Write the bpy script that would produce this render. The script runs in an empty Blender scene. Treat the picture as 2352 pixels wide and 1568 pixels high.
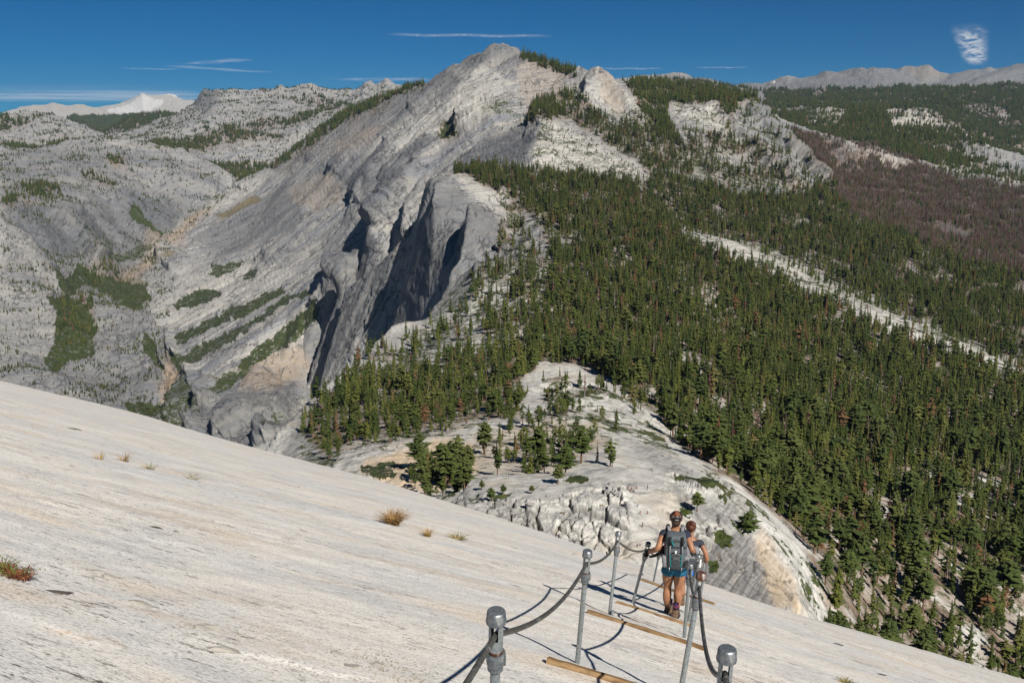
import bpy, math, random, bmesh
import numpy as np
from mathutils import Vector, Matrix, Euler, noise as mnoise
from mathutils.geometry import delaunay_2d_cdt

random.seed(7)
RNG = np.random.default_rng(11)
C = bpy.context.scene.collection
SC = bpy.context.scene
R = math.radians

# ------------------------------------------------------------------ camera
FPX, CU, CV, PITCH = 2250.0, 1176.0, 784.0, R(12.7)     # surveyed in a frame 2352 wide
cam_d = bpy.data.cameras.new('camera')
cam_d.sensor_width = 36.0
cam_d.lens = 36.0 * FPX / 2352.0
cam_d.clip_start = 0.05
cam_d.clip_end = 400000.0
cam = bpy.data.objects.new('camera', cam_d)
C.objects.link(cam)
cam.rotation_euler = (R(90) - PITCH, 0, 0)
SC.camera = cam

# ------------------------------------------------------------------ light
SUN_AZ, SUN_EL = 30.0, 40.5          # sun behind the walker's right shoulder
to_sun = Vector((math.sin(R(SUN_AZ)) * math.cos(R(SUN_EL)), -math.cos(R(SUN_AZ)) * math.cos(R(SUN_EL)), math.sin(R(SUN_EL))))
sd = bpy.data.lights.new('sun', 'SUN')
sd.energy = 5.0
sd.angle = R(0.53)
sd.color = (1.0, 0.955, 0.88)
so = bpy.data.objects.new('sun', sd)
C.objects.link(so)
so.rotation_euler = to_sun.to_track_quat('Z', 'Y').to_euler()

world = bpy.data.worlds.new('World')
SC.world = world
world.use_nodes = True
wt = world.node_tree
wt.nodes.clear()
wo = wt.nodes.new('ShaderNodeOutputWorld')
wb = wt.nodes.new('ShaderNodeBackground')
sk = wt.nodes.new('ShaderNodeTexSky')
sk.sky_type = 'NISHITA'
sk.sun_disc = False
sk.sun_elevation = R(SUN_EL)
sk.sun_rotation = math.atan2(to_sun.x, to_sun.y)
sk.altitude = 2700
sk.air_density = 0.75
sk.dust_density = 0.25
sk.ozone_density = 4.0
wb.inputs['Strength'].default_value = 0.05
tint = wt.nodes.new('ShaderNodeMix'); tint.data_type = 'RGBA'; tint.blend_type = 'MULTIPLY'
tint.inputs[0].default_value = 1.0; tint.inputs[7].default_value = (.02, .36, .58, 1)
wt.links.new(sk.outputs[0], tint.inputs[6]); wt.links.new(tint.outputs[2], wb.inputs['Color'])
wt.links.new(wb.outputs[0], wo.inputs['Surface'])
SC.view_settings.view_transform = 'Standard'
SC.view_settings.look = 'None'
SC.view_settings.exposure = 0.5
SC.view_settings.gamma = 1
SC.view_settings.use_curve_mapping = False
SC.cycles.max_bounces = 5
SC.cycles.diffuse_bounces = 2
SC.cycles.glossy_bounces = 2
SC.cycles.transparent_max_bounces = 12
SC.cycles.caustics_reflective = False
SC.cycles.caustics_refractive = False

# ------------------------------------------------------------------ helpers
def tag(o, label=None, cat=None, group=None, kind=None):
    if label: o['label'] = label
    if cat: o['category'] = cat
    if group: o['group'] = group
    if kind: o['kind'] = kind
    return o

def link(name, me, mat=None, parent=None):
    o = bpy.data.objects.new(name, me)
    C.objects.link(o)
    if mat is not None and me is not None and len(me.materials) == 0:
        me.materials.append(mat)
    if parent is not None:
        o.parent = parent
    return o

def empty(name, loc, rot=(0, 0, 0), scale=(1, 1, 1)):
    o = bpy.data.objects.new(name, None)
    o.empty_display_size = 0.2
    C.objects.link(o)
    o.location = loc
    o.rotation_euler = rot
    o.scale = scale
    return o

def mesh_np(name, V, F, smooth=True, mat=None):
    """V (n,3), F (m,k) arrays"""
    me = bpy.data.meshes.new(name)
    V = np.asarray(V, np.float32); F = np.asarray(F, np.int32)
    k = F.shape[1]
    me.vertices.add(len(V)); me.vertices.foreach_set('co', V.ravel())
    me.loops.add(F.size); me.loops.foreach_set('vertex_index', F.ravel())
    me.polygons.add(len(F))
    me.polygons.foreach_set('loop_start', np.arange(0, F.size, k, dtype=np.int32))
    me.polygons.foreach_set('use_smooth', np.full(len(F), smooth))
    me.update(calc_edges=True)
    if mat: me.materials.append(mat)
    return me

def ray(u, v):
    dx = (np.asarray(u, float) - CU) / FPX
    dy = -(np.asarray(v, float) - CV) / FPX
    cp, sp = math.cos(PITCH), math.sin(PITCH)
    return dx, cp + sp * dy, -sp + cp * dy

def project(x, y, z):
    cp, sp = math.cos(PITCH), math.sin(PITCH)
    f = y * cp - z * sp
    up = y * sp + z * cp
    f = np.where(f > 1e-6, f, 1e-6)
    return CU + FPX * x / f, CV - FPX * up / f

def survey(u, v, r):
    """sight line + horizontal distance -> azimuth, ln r, height/distance"""
    x, y, z = ray(u, v)
    h = np.hypot(x, y)
    return np.arctan2(x, y), np.log(r), z / h

# ------------------------------------------------------------------ noise
_P = RNG.permutation(65536).astype(np.int64)
_G = RNG.random(65536)
_ANG = _G * 2 * np.pi
_GX, _GY = np.cos(_ANG), np.sin(_ANG)

def perlin(x, y, seed=0):
    xi = np.floor(x).astype(np.int64); yi = np.floor(y).astype(np.int64)
    xf = x - xi; yf = y - yi
    u = xf * xf * xf * (xf * (xf * 6 - 15) + 10)
    v = yf * yf * yf * (yf * (yf * 6 - 15) + 10)
    def g(ix, iy, dx, dy):
        h = _P[(_P[(ix + seed * 131) & 65535] + iy) & 65535]
        return _GX[h] * dx + _GY[h] * dy
    a = g(xi, yi, xf, yf); b = g(xi + 1, yi, xf - 1, yf)
    c = g(xi, yi + 1, xf, yf - 1); d = g(xi + 1, yi + 1, xf - 1, yf - 1)
    return (a + (b - a) * u) * (1 - v) + (c + (d - c) * u) * v

def fbm(x, y, oct=5, seed=0, gain=0.5, lac=2.03, ridged=False):
    s = 0; a = 1.0; n = 0
    for i in range(oct):
        p = perlin(x, y, seed + i)
        if ridged: p = 0.35 - np.abs(p) * 1.4
        s = s + a * p
        n += a; a *= gain
        x = x * lac + 17.3; y = y * lac - 9.1
    return s / n * 1.6

def smoothstep(a, b, x):
    t = np.clip((x - a) / (b - a), 0, 1)
    return t * t * (3 - 2 * t)

def in_poly(px, py, poly):
    poly = np.asarray(poly, float)
    inside = np.zeros(px.shape, bool)
    x0, y0 = poly[-1]
    for x1, y1 in poly:
        c = (y1 > py) != (y0 > py)
        with np.errstate(divide='ignore', invalid='ignore'):
            xx = (x0 - x1) * (py - y1) / (y0 - y1 + 1e-12) + x1
        inside ^= c & (px < xx)
        x0, y0 = x1, y1
    return inside
# ------------------------------------------------------------------ terrain survey
# Every line follows a real feature (crest, foot, gully, ledge): sight line and ground distance in metres.
LINES = []
def L(*pts, r=None):
    LINES.append([(p[0], p[1], (p[2] if len(p) > 2 else r)) for p in pts])
def behind(line, k=1.05, dv=30):
    """the hidden back slope of a crest"""
    LINES.append([(u, v + dv, rr * k) for (u, v, rr) in line])
# the far horizon
L((-400, 292), (700, 292), (1500, 292), (2700, 292), r=34000)
# far white range, left
a = [(-400, 268), (-150, 255), (0, 263), (22, 254), (45, 248), (75, 241), (95, 243), (112, 239), (125, 237), (140, 240), (165, 243), (175, 240), (192, 240), (205, 245), (212, 247), (225, 249), (240, 244), (268, 240), (285, 234), (305, 226), (318, 219), (326, 213), (333, 215), (341, 219), (352, 219), (364, 217), (380, 217), (394, 217), (400, 218), (408, 222), (425, 229), (450, 231), (480, 236), (560, 245)]
a = [(u, v, 26000) for u, v in a]; LINES.append(a); behind(a, 1.08, 25)
L((-400, 282), (0, 276), (130, 268), (170, 270), (250, 272), (330, 268), (420, 262), (520, 258), r=19000)
L((-400, 300), (0, 298), (150, 285), (240, 300), (330, 290), (420, 285), r=15500)
# polished dome in the middle distance
a = [(232, 312, 12500), (243, 305, 12500), (262, 289, 12400), (285, 279, 12400), (305, 276, 12400), (330, 263, 12300), (353, 258, 12300), (372, 262, 12300), (395, 268, 12300), (420, 275, 12300)]
LINES.append(a); behind(a, 1.04, 14)
# left grey domes
a = [(-400, 262), (-100, 272), (0, 274), (30, 262), (52, 256), (66, 256), (80, 260), (100, 263), (112, 262), (125, 266), (138, 272), (152, 286), (165, 300), (175, 297), (190, 305), (204, 314), (218, 319), (235, 321)]
a = [(u, v, 10200) for u, v in a]; LINES.append(a); behind(a, 1.06, 30)
L((-400, 330), (0, 334), (50, 340), (110, 346), (170, 338), (230, 332), r=8800)
# jagged crest, middle left
a = [(300, 302), (330, 288), (380, 274), (415, 263), (438, 248), (450, 238), (460, 222), (468, 209), (473, 206), (479, 209), (486, 214), (500, 208), (520, 207), (545, 209), (570, 207), (600, 208), (620, 206), (638, 205), (643, 198), (647, 196), (652, 204), (670, 203), (690, 198), (705, 196), (716, 194), (725, 197), (735, 203), (760, 206), (790, 209), (812, 208), (828, 204), (836, 195), (841, 187), (846, 190), (850, 184), (855, 189), (860, 193), (872, 190), (880, 185), (886, 180), (892, 184), (898, 190), (912, 196), (930, 199), (960, 196), (1000, 198), (1100, 205)]
a = [(u, v, 10500) for u, v in a]; LINES.append(a); behind(a, 1.08, 40)
L((255, 312), (330, 303), (400, 290), (460, 262), (500, 240), (540, 246), (600, 243), (640, 240), (700, 236), (760, 240), (830, 232), (900, 222), (960, 215), r=9700)
L((240, 320), (320, 316), (420, 300), (480, 285), (560, 290), (640, 272), (720, 262), (790, 258), (850, 245), r=8900)
L((300, 330), (400, 335), (470, 345), (560, 318), (640, 308), (700, 290), (760, 275), r=8200)
L((420, 350), (470, 378), (540, 390), (620, 386), r=7500)
# near-left canyon rim domes
a = [(-400, 340, 6800), (-100, 345, 6800), (0, 333, 6800), (20, 336, 6800), (55, 350, 6900), (75, 345, 6900), (95, 350, 7000), (118, 340, 7000), (150, 326, 7000), (175, 320, 7000), (200, 317, 7000), (240, 316, 7000), (270, 319, 7000), (300, 324, 7000), (350, 337, 7000), (415, 353, 6900), (450, 371, 6850), (480, 388, 6800), (510, 402, 6750), (535, 419, 6700)]
LINES.append(a); behind(a, 1.05, 16)
L((-400, 420, 5900), (0, 420, 5900), (80, 410, 6000), (160, 400, 6200), (240, 385, 6400), (330, 385, 6500), (420, 400, 6500), (490, 425, 6500))
L((-400, 470, 5300), (0, 462, 5300), (70, 455, 5400), (130, 455, 5600), (190, 450, 5800), (250, 455, 6000), (270, 440, 6100), (340, 420, 6350))
L((-400, 560, 4900), (0, 480, 5150), (45, 486, 5150), (85, 500, 5150), (140, 500, 5350), (190, 500, 5500), (235, 490, 5700))
L((0, 545, 5050), (50, 560, 5000), (110, 570, 5020), (170, 560, 5250), (230, 560, 5500), (262, 520, 5900))
L((90, 600, 4900), (140, 612, 4880), (190, 620, 4900), (214, 614, 4950))
L((185, 540, 5350), (205, 590, 5150), (230, 600, 5200), (270, 575, 5500), (320, 560, 5700), (360, 580, 5800))
L((270, 440, 6150), (290, 500, 6020), (330, 530, 5980), (372, 553, 5960))
L((340, 460, 6400), (400, 470, 6300), (380, 510, 6100))
# gully of the canyon
L((545, 425, 6680), (500, 450, 6500), (450, 480, 6350), (410, 520, 6150), (376, 560, 5950), (345, 590, 5700), (300, 622, 5300), (278, 640, 5080), (300, 668, 4800), (345, 700, 4550), (368, 745, 4200), (390, 800, 3900), (405, 850, 3650), (398, 900, 3450), (368, 950, 3250), (330, 1010, 3050), (250, 1100, 2800), (100, 1300, 2300))
L((200, 640, 4850), (230, 650, 4800), (260, 655, 4850), (280, 690, 4650), (320, 715, 4480))
# left foreground slabs across the canyon
a = [(-400, 330, 4700), (-150, 400, 4500), (0, 484, 4400), (20, 505, 4400), (40, 520, 4400), (60, 535, 4400), (85, 560, 4380), (115, 598, 4350), (140, 630, 4330), (158, 660, 4300)]
LINES.append(a); behind(a, 1.045, 18)
L((-400, 700, 3700), (0, 640, 4150), (40, 620, 4220), (90, 660, 4180), (130, 672, 4200))
L((130, 690, 4150), (200, 672, 4500), (250, 720, 4280), (300, 745, 4180), (350, 790, 3950))
L((120, 740, 3950), (130, 790, 3800), (110, 830, 3650), (60, 850, 3500), (0, 860, 3450), (-400, 900, 3200))
L((200, 760, 4050), (250, 800, 3900), (300, 850, 3700), (350, 870, 3700), (380, 885, 3550))
L((150, 860, 3600), (220, 900, 3450), (300, 950, 3250))
L((-400, 1500, 2000), (0, 1400, 2100), (100, 1300, 2250), (250, 1250, 2350))
# the great ridge: skyline crest
CREST = [(545, 425, 6700), (580, 410, 6620), (625, 392, 6550), (648, 360, 6500), (690, 330, 6450), (725, 300, 6350), (765, 275, 6200), (805, 252, 6000), (870, 228, 5700), (930, 206, 5400), (960, 195, 5260), (985, 186, 5200), (1005, 176, 5120), (1035, 157, 4980), (1060, 141, 4860), (1085, 127, 4760), (1105, 115, 4680), (1115, 109, 4640), (1128, 105, 4600), (1142, 100, 4580), (1157, 100, 4570), (1170, 103, 4560), (1180, 110, 4540), (1190, 117, 4520), (1197, 127, 4500), (1215, 133, 4450), (1240, 141, 4400), (1265, 151, 4330), (1290, 160, 4260), (1308, 165, 4200), (1313, 158, 4190), (1317, 148, 4180), (1323, 144, 4180), (1329, 147, 4175), (1335, 156, 4170), (1342, 167, 4150), (1350, 163, 4080), (1354, 153, 4050), (1362, 149, 4020), (1370, 150, 4000), (1384, 158, 3960), (1398, 167, 3920), (1412, 178, 3880), (1425, 190, 3850), (1432, 203, 3820), (1445, 218, 3780), (1460, 237, 3740), (1473, 252, 3700)]
LINES.append(CREST); behind(CREST[1:], 1.045, 28)
# forested and bare crest to the right
a = [(1436, 191, 4900), (1460, 188, 4900), (1490, 192, 4850), (1530, 197, 4750), (1570, 203, 4700), (1610, 206, 4600), (1650, 208, 4500), (1690, 214, 4400), (1715, 223, 4300), (1735, 240, 4150), (1752, 262, 4050), (1770, 285, 3950), (1795, 312, 3850), (1825, 342, 3750), (1850, 370, 3680), (1875, 396, 3620), (1892, 415, 3580), (1906, 436, 3540)]
LINES.append(a); behind(a, 1.05, 20)
L((1490, 240, 4200), (1540, 236, 4150), (1590, 240, 4100), (1640, 246, 4050), (1680, 262, 3950))
L((1500, 300, 3650), (1560, 300, 3650), (1620, 300, 3680), (1690, 340, 3550), (1750, 380, 3450))
L((1620, 262, 3900), (1660, 290, 3800), (1700, 315, 3700), (1740, 350, 3600))
L((1520, 380, 3150), (1600, 400, 3100), (1680, 425, 3080), (1760, 445, 3080), (1860, 452, 3200), (1906, 445, 3420))
# great face (left of the summit): folds run down to the canyon
L((1060, 200, 4350), (1000, 250, 4500), (930, 300, 4500), (860, 370, 4550), (800, 420, 4750), (740, 480, 4800), (680, 520, 4800), (600, 560, 4900), (500, 600, 5000), (430, 630, 4900), (360, 670, 4750))
L((1110, 260, 3700), (1050, 300, 3800), (990, 340, 3850), (930, 390, 3900), (880, 440, 3950), (868, 535, 3650))
L((990, 345, 3850), (948, 395, 3780), (918, 434, 3760), (893, 486, 3700), (867, 542, 3560))
L((1000, 350, 3700), (960, 395, 3560), (941, 432, 3460), (925, 475, 3370), (905, 527, 3250))
L((980, 440, 3300), (955, 490, 3200), (940, 540, 3080))
L((862, 392, 4250), (845, 420, 4230), (830, 455, 4200), (822, 470, 4180))
L((890, 390, 4000), (872, 425, 3930), (862, 455, 3900), (858, 470, 3880))
L((700, 400, 5800), (640, 430, 5900), (580, 460, 6000), (500, 520, 5850), (430, 570, 5700))
L((880, 330, 4800), (800, 350, 5100), (740, 370, 5400), (700, 355, 5900))
L((760, 400, 5100), (700, 455, 5150), (700, 480, 4850), (660, 470, 5300), (590, 520, 5350))
L((860, 470, 4100), (790, 450, 4550), (770, 500, 4250), (720, 510, 4450))
L((740, 560, 4100), (640, 600, 4350), (560, 640, 4400), (470, 690, 4350), (410, 730, 4200))
L((860, 560, 3200), (800, 600, 3450), (755, 630, 3600), (740, 670, 3350), (700, 700, 3400), (620, 730, 3550), (520, 770, 3650), (430, 840, 3550))
L((905, 590, 3150), (870, 640, 3140), (830, 685, 3160))
L((800, 602, 3300), (775, 612, 3420), (760, 640, 3400))
L((808, 612, 3140), (785, 632, 3180), (800, 655, 2960))
L((900, 700, 3060), (860, 722, 3070), (830, 745, 3090), (780, 780, 3180), (740, 815, 3260), (700, 840, 3240), (600, 870, 3150), (500, 870, 3150), (440, 900, 3250))
L((660, 890, 3000), (640, 905, 2900), (560, 930, 2650), (470, 960, 2850), (400, 990, 2950))
L((600, 1000, 2450), (520, 1020, 2550), (450, 1040, 2450), (300, 1180, 2500))
L((895, 760, 3040), (840, 795, 3080), (790, 835, 3200), (745, 868, 3230), (700, 895, 3150))
L((850, 860, 3000), (790, 900, 3050), (740, 940, 2950), (700, 960, 2800), (640, 980, 1800), (600, 1060, 1650))
# scooped face and saddle behind the quarter domes
L((1190, 170, 4200), (1180, 220, 3950), (1160, 270, 3650), (1130, 310, 3450), (1090, 350, 3250), (1060, 380, 3000), (1035, 404, 2720))
L((1290, 190, 4150), (1260, 230, 3900), (1230, 262, 3700), (1210, 290, 3500), (1180, 305, 3450), (1140, 330, 3300))
L((1100, 380, 2900), (1150, 370, 2950), (1190, 350, 3050), (1220, 320, 3200), (1245, 296, 3330))
L((972, 420, 3200), (946, 480, 3130), (930, 560, 3090), (915, 640, 3050), (896, 730, 3020))
L((1310, 185, 4150), (1345, 190, 4050), (1320, 220, 3850), (1300, 250, 3650), (1270, 275, 3450), (1252, 288, 3320))
L((1360, 200, 3900), (1395, 215, 3830), (1420, 240, 3780), (1440, 262, 3720), (1400, 270, 3600), (1340, 240, 3650))
a = [(1215, 383, 2830), (1222, 360, 2900), (1235, 325, 3060), (1250, 291, 3240), (1265, 284, 3270), (1290, 292, 3250), (1320, 308, 3200), (1360, 326, 3150), (1400, 342, 3100), (1440, 362, 3020), (1475, 385, 2930), (1492, 408, 2850)]
LINES.append(a)
L((1232, 372, 2830), (1280, 340, 2960), (1340, 360, 2930), (1400, 380, 2880), (1450, 395, 2850))
L((1300, 270, 3500), (1380, 300, 3350), (1440, 330, 3250), (1490, 370, 3100))
L((1035, 402, 2600), (1060, 402, 2620), (1120, 396, 2700), (1180, 392, 2750), (1220, 393, 2750), (1300, 408, 2720), (1380, 418, 2700), (1460, 420, 2720), (1520, 420, 2820))
# first quarter dome
L((1000, 413, 2420), (1010, 410, 2440), (1030, 407, 2500), (1070, 409, 2550), (1110, 418, 2500), (1150, 430, 2480), (1185, 450, 2450), (1198, 468, 2400))
L((1000, 413, 2560), (990, 425, 2565), (982, 440, 2565), (976, 460, 2560), (968, 501, 2555), (959, 549, 2545), (949, 597, 2530), (935, 648, 2510), (922, 689, 2490), (908, 740, 2470), (890, 800, 2450))
L((994, 412, 2660), (980, 432, 2700), (970, 460, 2710), (960, 510, 2710), (951, 560, 2700), (940, 610, 2690), (926, 665, 2670), (913, 710, 2650), (898, 770, 2640))
L((1004, 418, 2430), (996, 440, 2370), (992, 470, 2330), (995, 522, 2290), (996, 569, 2262), (992, 604, 2248), (985, 660, 2232), (975, 720, 2222), (965, 790, 2212))
L((1020, 440, 2380), (1022, 500, 2290), (1022, 560, 2225), (1018, 585, 2205), (1010, 640, 2190), (1000, 700, 2175), (990, 790, 2165))
L((1066, 425, 2470), (1062, 470, 2350), (1054, 518, 2270), (1044, 552, 2215))
L((1036, 590, 2150), (1028, 645, 2140), (1018, 700, 2130), (1010, 790, 2120))
L((1066, 474, 2350), (1062, 520, 2290), (1056, 560, 2240), (1050, 620, 2140), (1045, 700, 2110))
L((1100, 640, 2010), (1060, 660, 1990), (1020, 760, 1900), (985, 800, 1850))
# second quarter dome
L((1076, 466, 2160), (1085, 461, 2190), (1110, 462, 2230), (1140, 470, 2240), (1175, 490, 2220), (1195, 510, 2200))
L((1075, 471, 2130), (1070, 500, 2100), (1066, 540, 2075), (1060, 583, 2055))
L((1082, 480, 2110), (1085, 520, 2085), (1085, 560, 2065), (1080, 583, 2050))
L((1110, 490, 2160), (1130, 520, 2120), (1140, 550, 2090), (1150, 578, 2060))
L((1165, 520, 2150), (1172, 540, 2110), (1180, 560, 2060))
# wooded ridge in front of the domes, down to the near shoulder
RIM = [(1078, 586, 2030), (1060, 588, 2020), (1045, 605, 1990), (1035, 630, 1960), (1018, 660, 1900), (1003, 695, 1830), (985, 730, 1770), (966, 752, 1700), (950, 745, 1650), (930, 741, 1620), (905, 744, 1580), (885, 765, 1520), (862, 785, 1450), (850, 805, 1390), (820, 830, 1300), (790, 855, 1220), (755, 880, 1120), (735, 905, 1050), (705, 925, 980), (690, 945, 920), (665, 965, 860), (640, 990, 810), (618, 1022, 770), (580, 1080, 720), (500, 1200, 650), (300, 1400, 600)]
LINES.append(RIM)
LINES.append([(u - 10, v + 50, rr * 1.06) for u, v, rr in RIM[2:]])
LINES.append([(u - 14, v + 62, rr * 1.3) for u, v, rr in RIM[8:18]])
L((1090, 600, 1950), (1090, 680, 1700), (1040, 740, 1600), (1000, 780, 1450), (940, 800, 1400), (900, 850, 1250), (850, 880, 1120), (800, 910, 1000), (760, 950, 880), (720, 990, 760))
L((1200, 480, 2300), (1190, 560, 2050), (1200, 640, 1750), (1200, 720, 1420), (1180, 800, 1180), (1120, 850, 1080), (1050, 880, 980), (980, 910, 900), (900, 940, 830), (840, 970, 760))
L((1100, 900, 850), (1000, 950, 740), (900, 985, 660), (820, 1010, 620), (740, 1040, 600), (680, 1060, 610))
L((1000, 1000, 600), (900, 1020, 560), (850, 1040, 540), (760, 1085, 520))
L((1040, 1010, 580), (1100, 1025, 540), (1060, 1060, 490), (980, 1070, 480), (900, 1080, 470), (850, 1090, 460))
L((980, 1110, 430), (1020, 1130, 410), (960, 1140, 400), (900, 1150, 380))
L((620, 1100, 560), (700, 1120, 500), (760, 1160, 440), (850, 1200, 380))
L((0, 2000, 900), (300, 1800, 550), (600, 1500, 400), (800, 1350, 330))
# rocky knob
a = [(1215, 905, 745), (1235, 880, 765), (1262, 862, 780), (1290, 858, 785), (1325, 862, 780), (1355, 872, 770), (1385, 888, 760), (1415, 902, 745), (1445, 918, 730), (1470, 938, 715), (1486, 955, 700)]
LINES.append(a); behind(a, 1.07, 20)
L((1230, 950, 660), (1280, 920, 700), (1330, 920, 700), (1390, 935, 690), (1440, 955, 675), (1470, 975, 660))
L((1170, 960, 650), (1230, 975, 620), (1300, 965, 630), (1370, 985, 600), (1440, 1005, 570), (1490, 1025, 545), (1530, 1050, 515), (1565, 1075, 490), (1595, 1092, 470))
L((1120, 1000, 590), (1180, 1010, 560), (1240, 1010, 550), (1300, 1010, 545), (1370, 1030, 510), (1430, 1045, 480))
L((1080, 1090, 445), (1160, 1065, 460), (1240, 1060, 460), (1320, 1060, 450), (1400, 1075, 425), (1480, 1085, 415), (1560, 1105, 410))
# sub-dome: back foot, crest, brow, blocks, foot
L((1020, 1165, 390), (1050, 1140, 400), (1100, 1118, 410), (1200, 1100, 410), (1290, 1100, 405), (1380, 1085, 400), (1480, 1085, 395), (1580, 1105, 400), (1660, 1130, 400), (1720, 1190, 380), (1780, 1260, 370), (1830, 1330, 360), (1870, 1440, 350))
SD = [(1038, 1155, 330), (1050, 1138, 335), (1065, 1122, 340), (1085, 1110, 345), (1105, 1103, 350), (1130, 1097, 352), (1160, 1092, 354), (1200, 1088, 356), (1240, 1086, 357), (1290, 1088, 357), (1320, 1082, 356), (1350, 1077, 354), (1390, 1072, 352), (1430, 1070, 351), (1480, 1072, 350), (1530, 1079, 348), (1570, 1089, 346), (1600, 1095, 345), (1640, 1096, 344), (1662, 1104, 342), (1680, 1122, 338), (1697, 1148, 334), (1712, 1172, 330), (1730, 1190, 326), (1750, 1208, 322), (1772, 1235, 316), (1790, 1260, 310), (1808, 1286, 304), (1820, 1310, 298), (1830, 1336, 291), (1837, 1362, 284), (1842, 1390, 276), (1846, 1425, 268), (1848, 1480, 255)]
LINES.append(SD); LINES.append([(u, v + 22, rr * 1.025) for u, v, rr in SD])
L((1120, 1125, 328), (1180, 1115, 335), (1240, 1112, 335), (1300, 1115, 330), (1360, 1108, 330), (1420, 1110, 325), (1480, 1115, 322), (1540, 1120, 322), (1600, 1130, 322))
L((1060, 1165, 305), (1100, 1150, 312), (1160, 1148, 312), (1220, 1150, 308), (1280, 1150, 306), (1340, 1145, 306), (1400, 1140, 308), (1460, 1150, 305), (1530, 1160, 305), (1600, 1170, 308), (1650, 1180, 308))
L((1080, 1190, 293), (1150, 1185, 296), (1220, 1190, 293), (1300, 1195, 290), (1400, 1195, 291), (1470, 1200, 291), (1540, 1210, 292), (1620, 1225, 294), (1680, 1240, 296), (1720, 1260, 296))
L((1180, 1240, 280), (1260, 1250, 277), (1340, 1260, 274), (1420, 1262, 273), (1500, 1270, 273), (1580, 1290, 272), (1660, 1310, 272), (1720, 1330, 272), (1780, 1365, 268), (1810, 1400, 262))
L((1250, 1320, 265), (1350, 1330, 260), (1450, 1340, 256), (1550, 1360, 250), (1650, 1390, 246), (1750, 1430, 243), (1800, 1470, 240))
L((1038, 1200, 300), (1060, 1240, 280), (1150, 1300, 265))
L((0, 2600, 300), (600, 2000, 230), (1000, 1700, 215), (1200, 1600, 212), (1400, 1600, 208), (1600, 1650, 205), (1800, 1700, 205), (2000, 1900, 230), (2352, 2200, 260), (2700, 2500, 270))
# wooded slope to the right
L((1230, 870, 960), (1300, 880, 900), (1400, 900, 860), (1480, 930, 830), (1520, 960, 790))
L((1220, 820, 1080), (1300, 820, 1080), (1400, 835, 1050), (1500, 860, 1000), (1560, 900, 930))
L((1560, 1000, 680), (1600, 1040, 600), (1640, 1070, 560), (1680, 1100, 520), (1730, 1160, 490), (1780, 1210, 470), (1830, 1280, 450), (1870, 1350, 440), (1890, 1420, 430), (1900, 1500, 420))
L((1650, 1000, 730), (1720, 1050, 650), (1800, 1110, 630), (1880, 1180, 620), (1930, 1260, 570), (1980, 1340, 540), (2040, 1400, 540), (2120, 1460, 545), (2250, 1520, 550), (2400, 1570, 555), (2700, 1680, 560))
L((1950, 1480, 440), (2050, 1540, 440), (2200, 1600, 445), (2400, 1680, 450))
L((1600, 850, 1080), (1700, 900, 1020), (1800, 960, 980), (1900, 1020, 930), (2000, 1090, 880), (2100, 1150, 840), (2200, 1210, 800), (2352, 1290, 760), (2700, 1450, 720))
L((1300, 700, 1500), (1450, 720, 1480), (1600, 760, 1420), (1750, 800, 1400), (1900, 860, 1350), (2050, 920, 1300), (2200, 980, 1230), (2352, 1040, 1180), (2700, 1150, 1100))
L((1300, 600, 1850), (1450, 610, 1850), (1550, 620, 1880), (1650, 650, 1830), (1780, 690, 1800), (1900, 740, 1720), (2050, 810, 1600), (2200, 860, 1530), (2352, 920, 1450), (2700, 1020, 1350))
STRIP = [(1530, 520, 2350), (1570, 525, 2320), (1620, 536, 2280), (1680, 553, 2230), (1740, 578, 2180), (1800, 606, 2120), (1860, 636, 2060), (1920, 664, 2000), (1990, 697, 1930), (2060, 728, 1870), (2130, 756, 1820), (2210, 790, 1760), (2290, 824, 1710), (2352, 850, 1670), (2700, 960, 1500)]
LINES.append(STRIP); LINES.append([(u, v - 2, rr * 1.10) for u, v, rr in STRIP])
L((1250, 500, 2150), (1350, 480, 2300), (1450, 475, 2450), (1550, 480, 2600), (1700, 490, 2750), (1850, 500, 2850), (1950, 540, 2750), (2050, 590, 2600), (2150, 640, 2500), (2250, 690, 2400), (2352, 720, 2350), (2700, 820, 2200))
L((1910, 460, 3400), (1980, 480, 3350), (2060, 510, 3250), (2150, 545, 3150), (2250, 575, 3050), (2352, 600, 2980), (2700, 680, 2800))
L((1900, 410, 4000), (1990, 425, 3950), (2100, 450, 3850), (2200, 480, 3750), (2352, 510, 3650), (2700, 560, 3500))
L((1830, 330, 5000), (1900, 352, 4800), (1960, 340, 4850), (2000, 338, 4850), (2040, 356, 4750), (2120, 385, 4600), (2200, 410, 4500), (2352, 440, 4350), (2700, 480, 4200))
L((1770, 262, 7000), (1800, 262, 7000), (1850, 258, 7000), (1880, 250, 7000), (1910, 249, 7000), (1950, 254, 6900), (2000, 258, 6800), (2040, 252, 6800), (2080, 250, 6750), (2110, 254, 6700), (2140, 265, 6600), (2170, 285, 6450), (2190, 300, 6300), (2220, 318, 6150), (2260, 335, 6000), (2285, 352, 5850), (2300, 375, 5700), (2330, 392, 5600), (2400, 405, 5500), (2700, 430, 5300))
L((2150, 275, 7600), (2185, 305, 7300), (2240, 340, 7100), (2300, 375, 7000), (2360, 395, 6900), (2700, 440, 6800))
L((1800, 300, 5900), (1880, 290, 6100), (1940, 295, 6000), (2050, 305, 5850), (2120, 335, 5600), (2180, 370, 5350), (2260, 400, 5200), (2352, 415, 5100))
L((1745, 245, 8200), (1800, 250, 8200), (1900, 247, 8200), (2000, 250, 8200), (2060, 245, 8200), (2130, 250, 8400), (2200, 262, 8600), (2280, 290, 8400), (2352, 320, 8200), (2700, 350, 8000))
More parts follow.
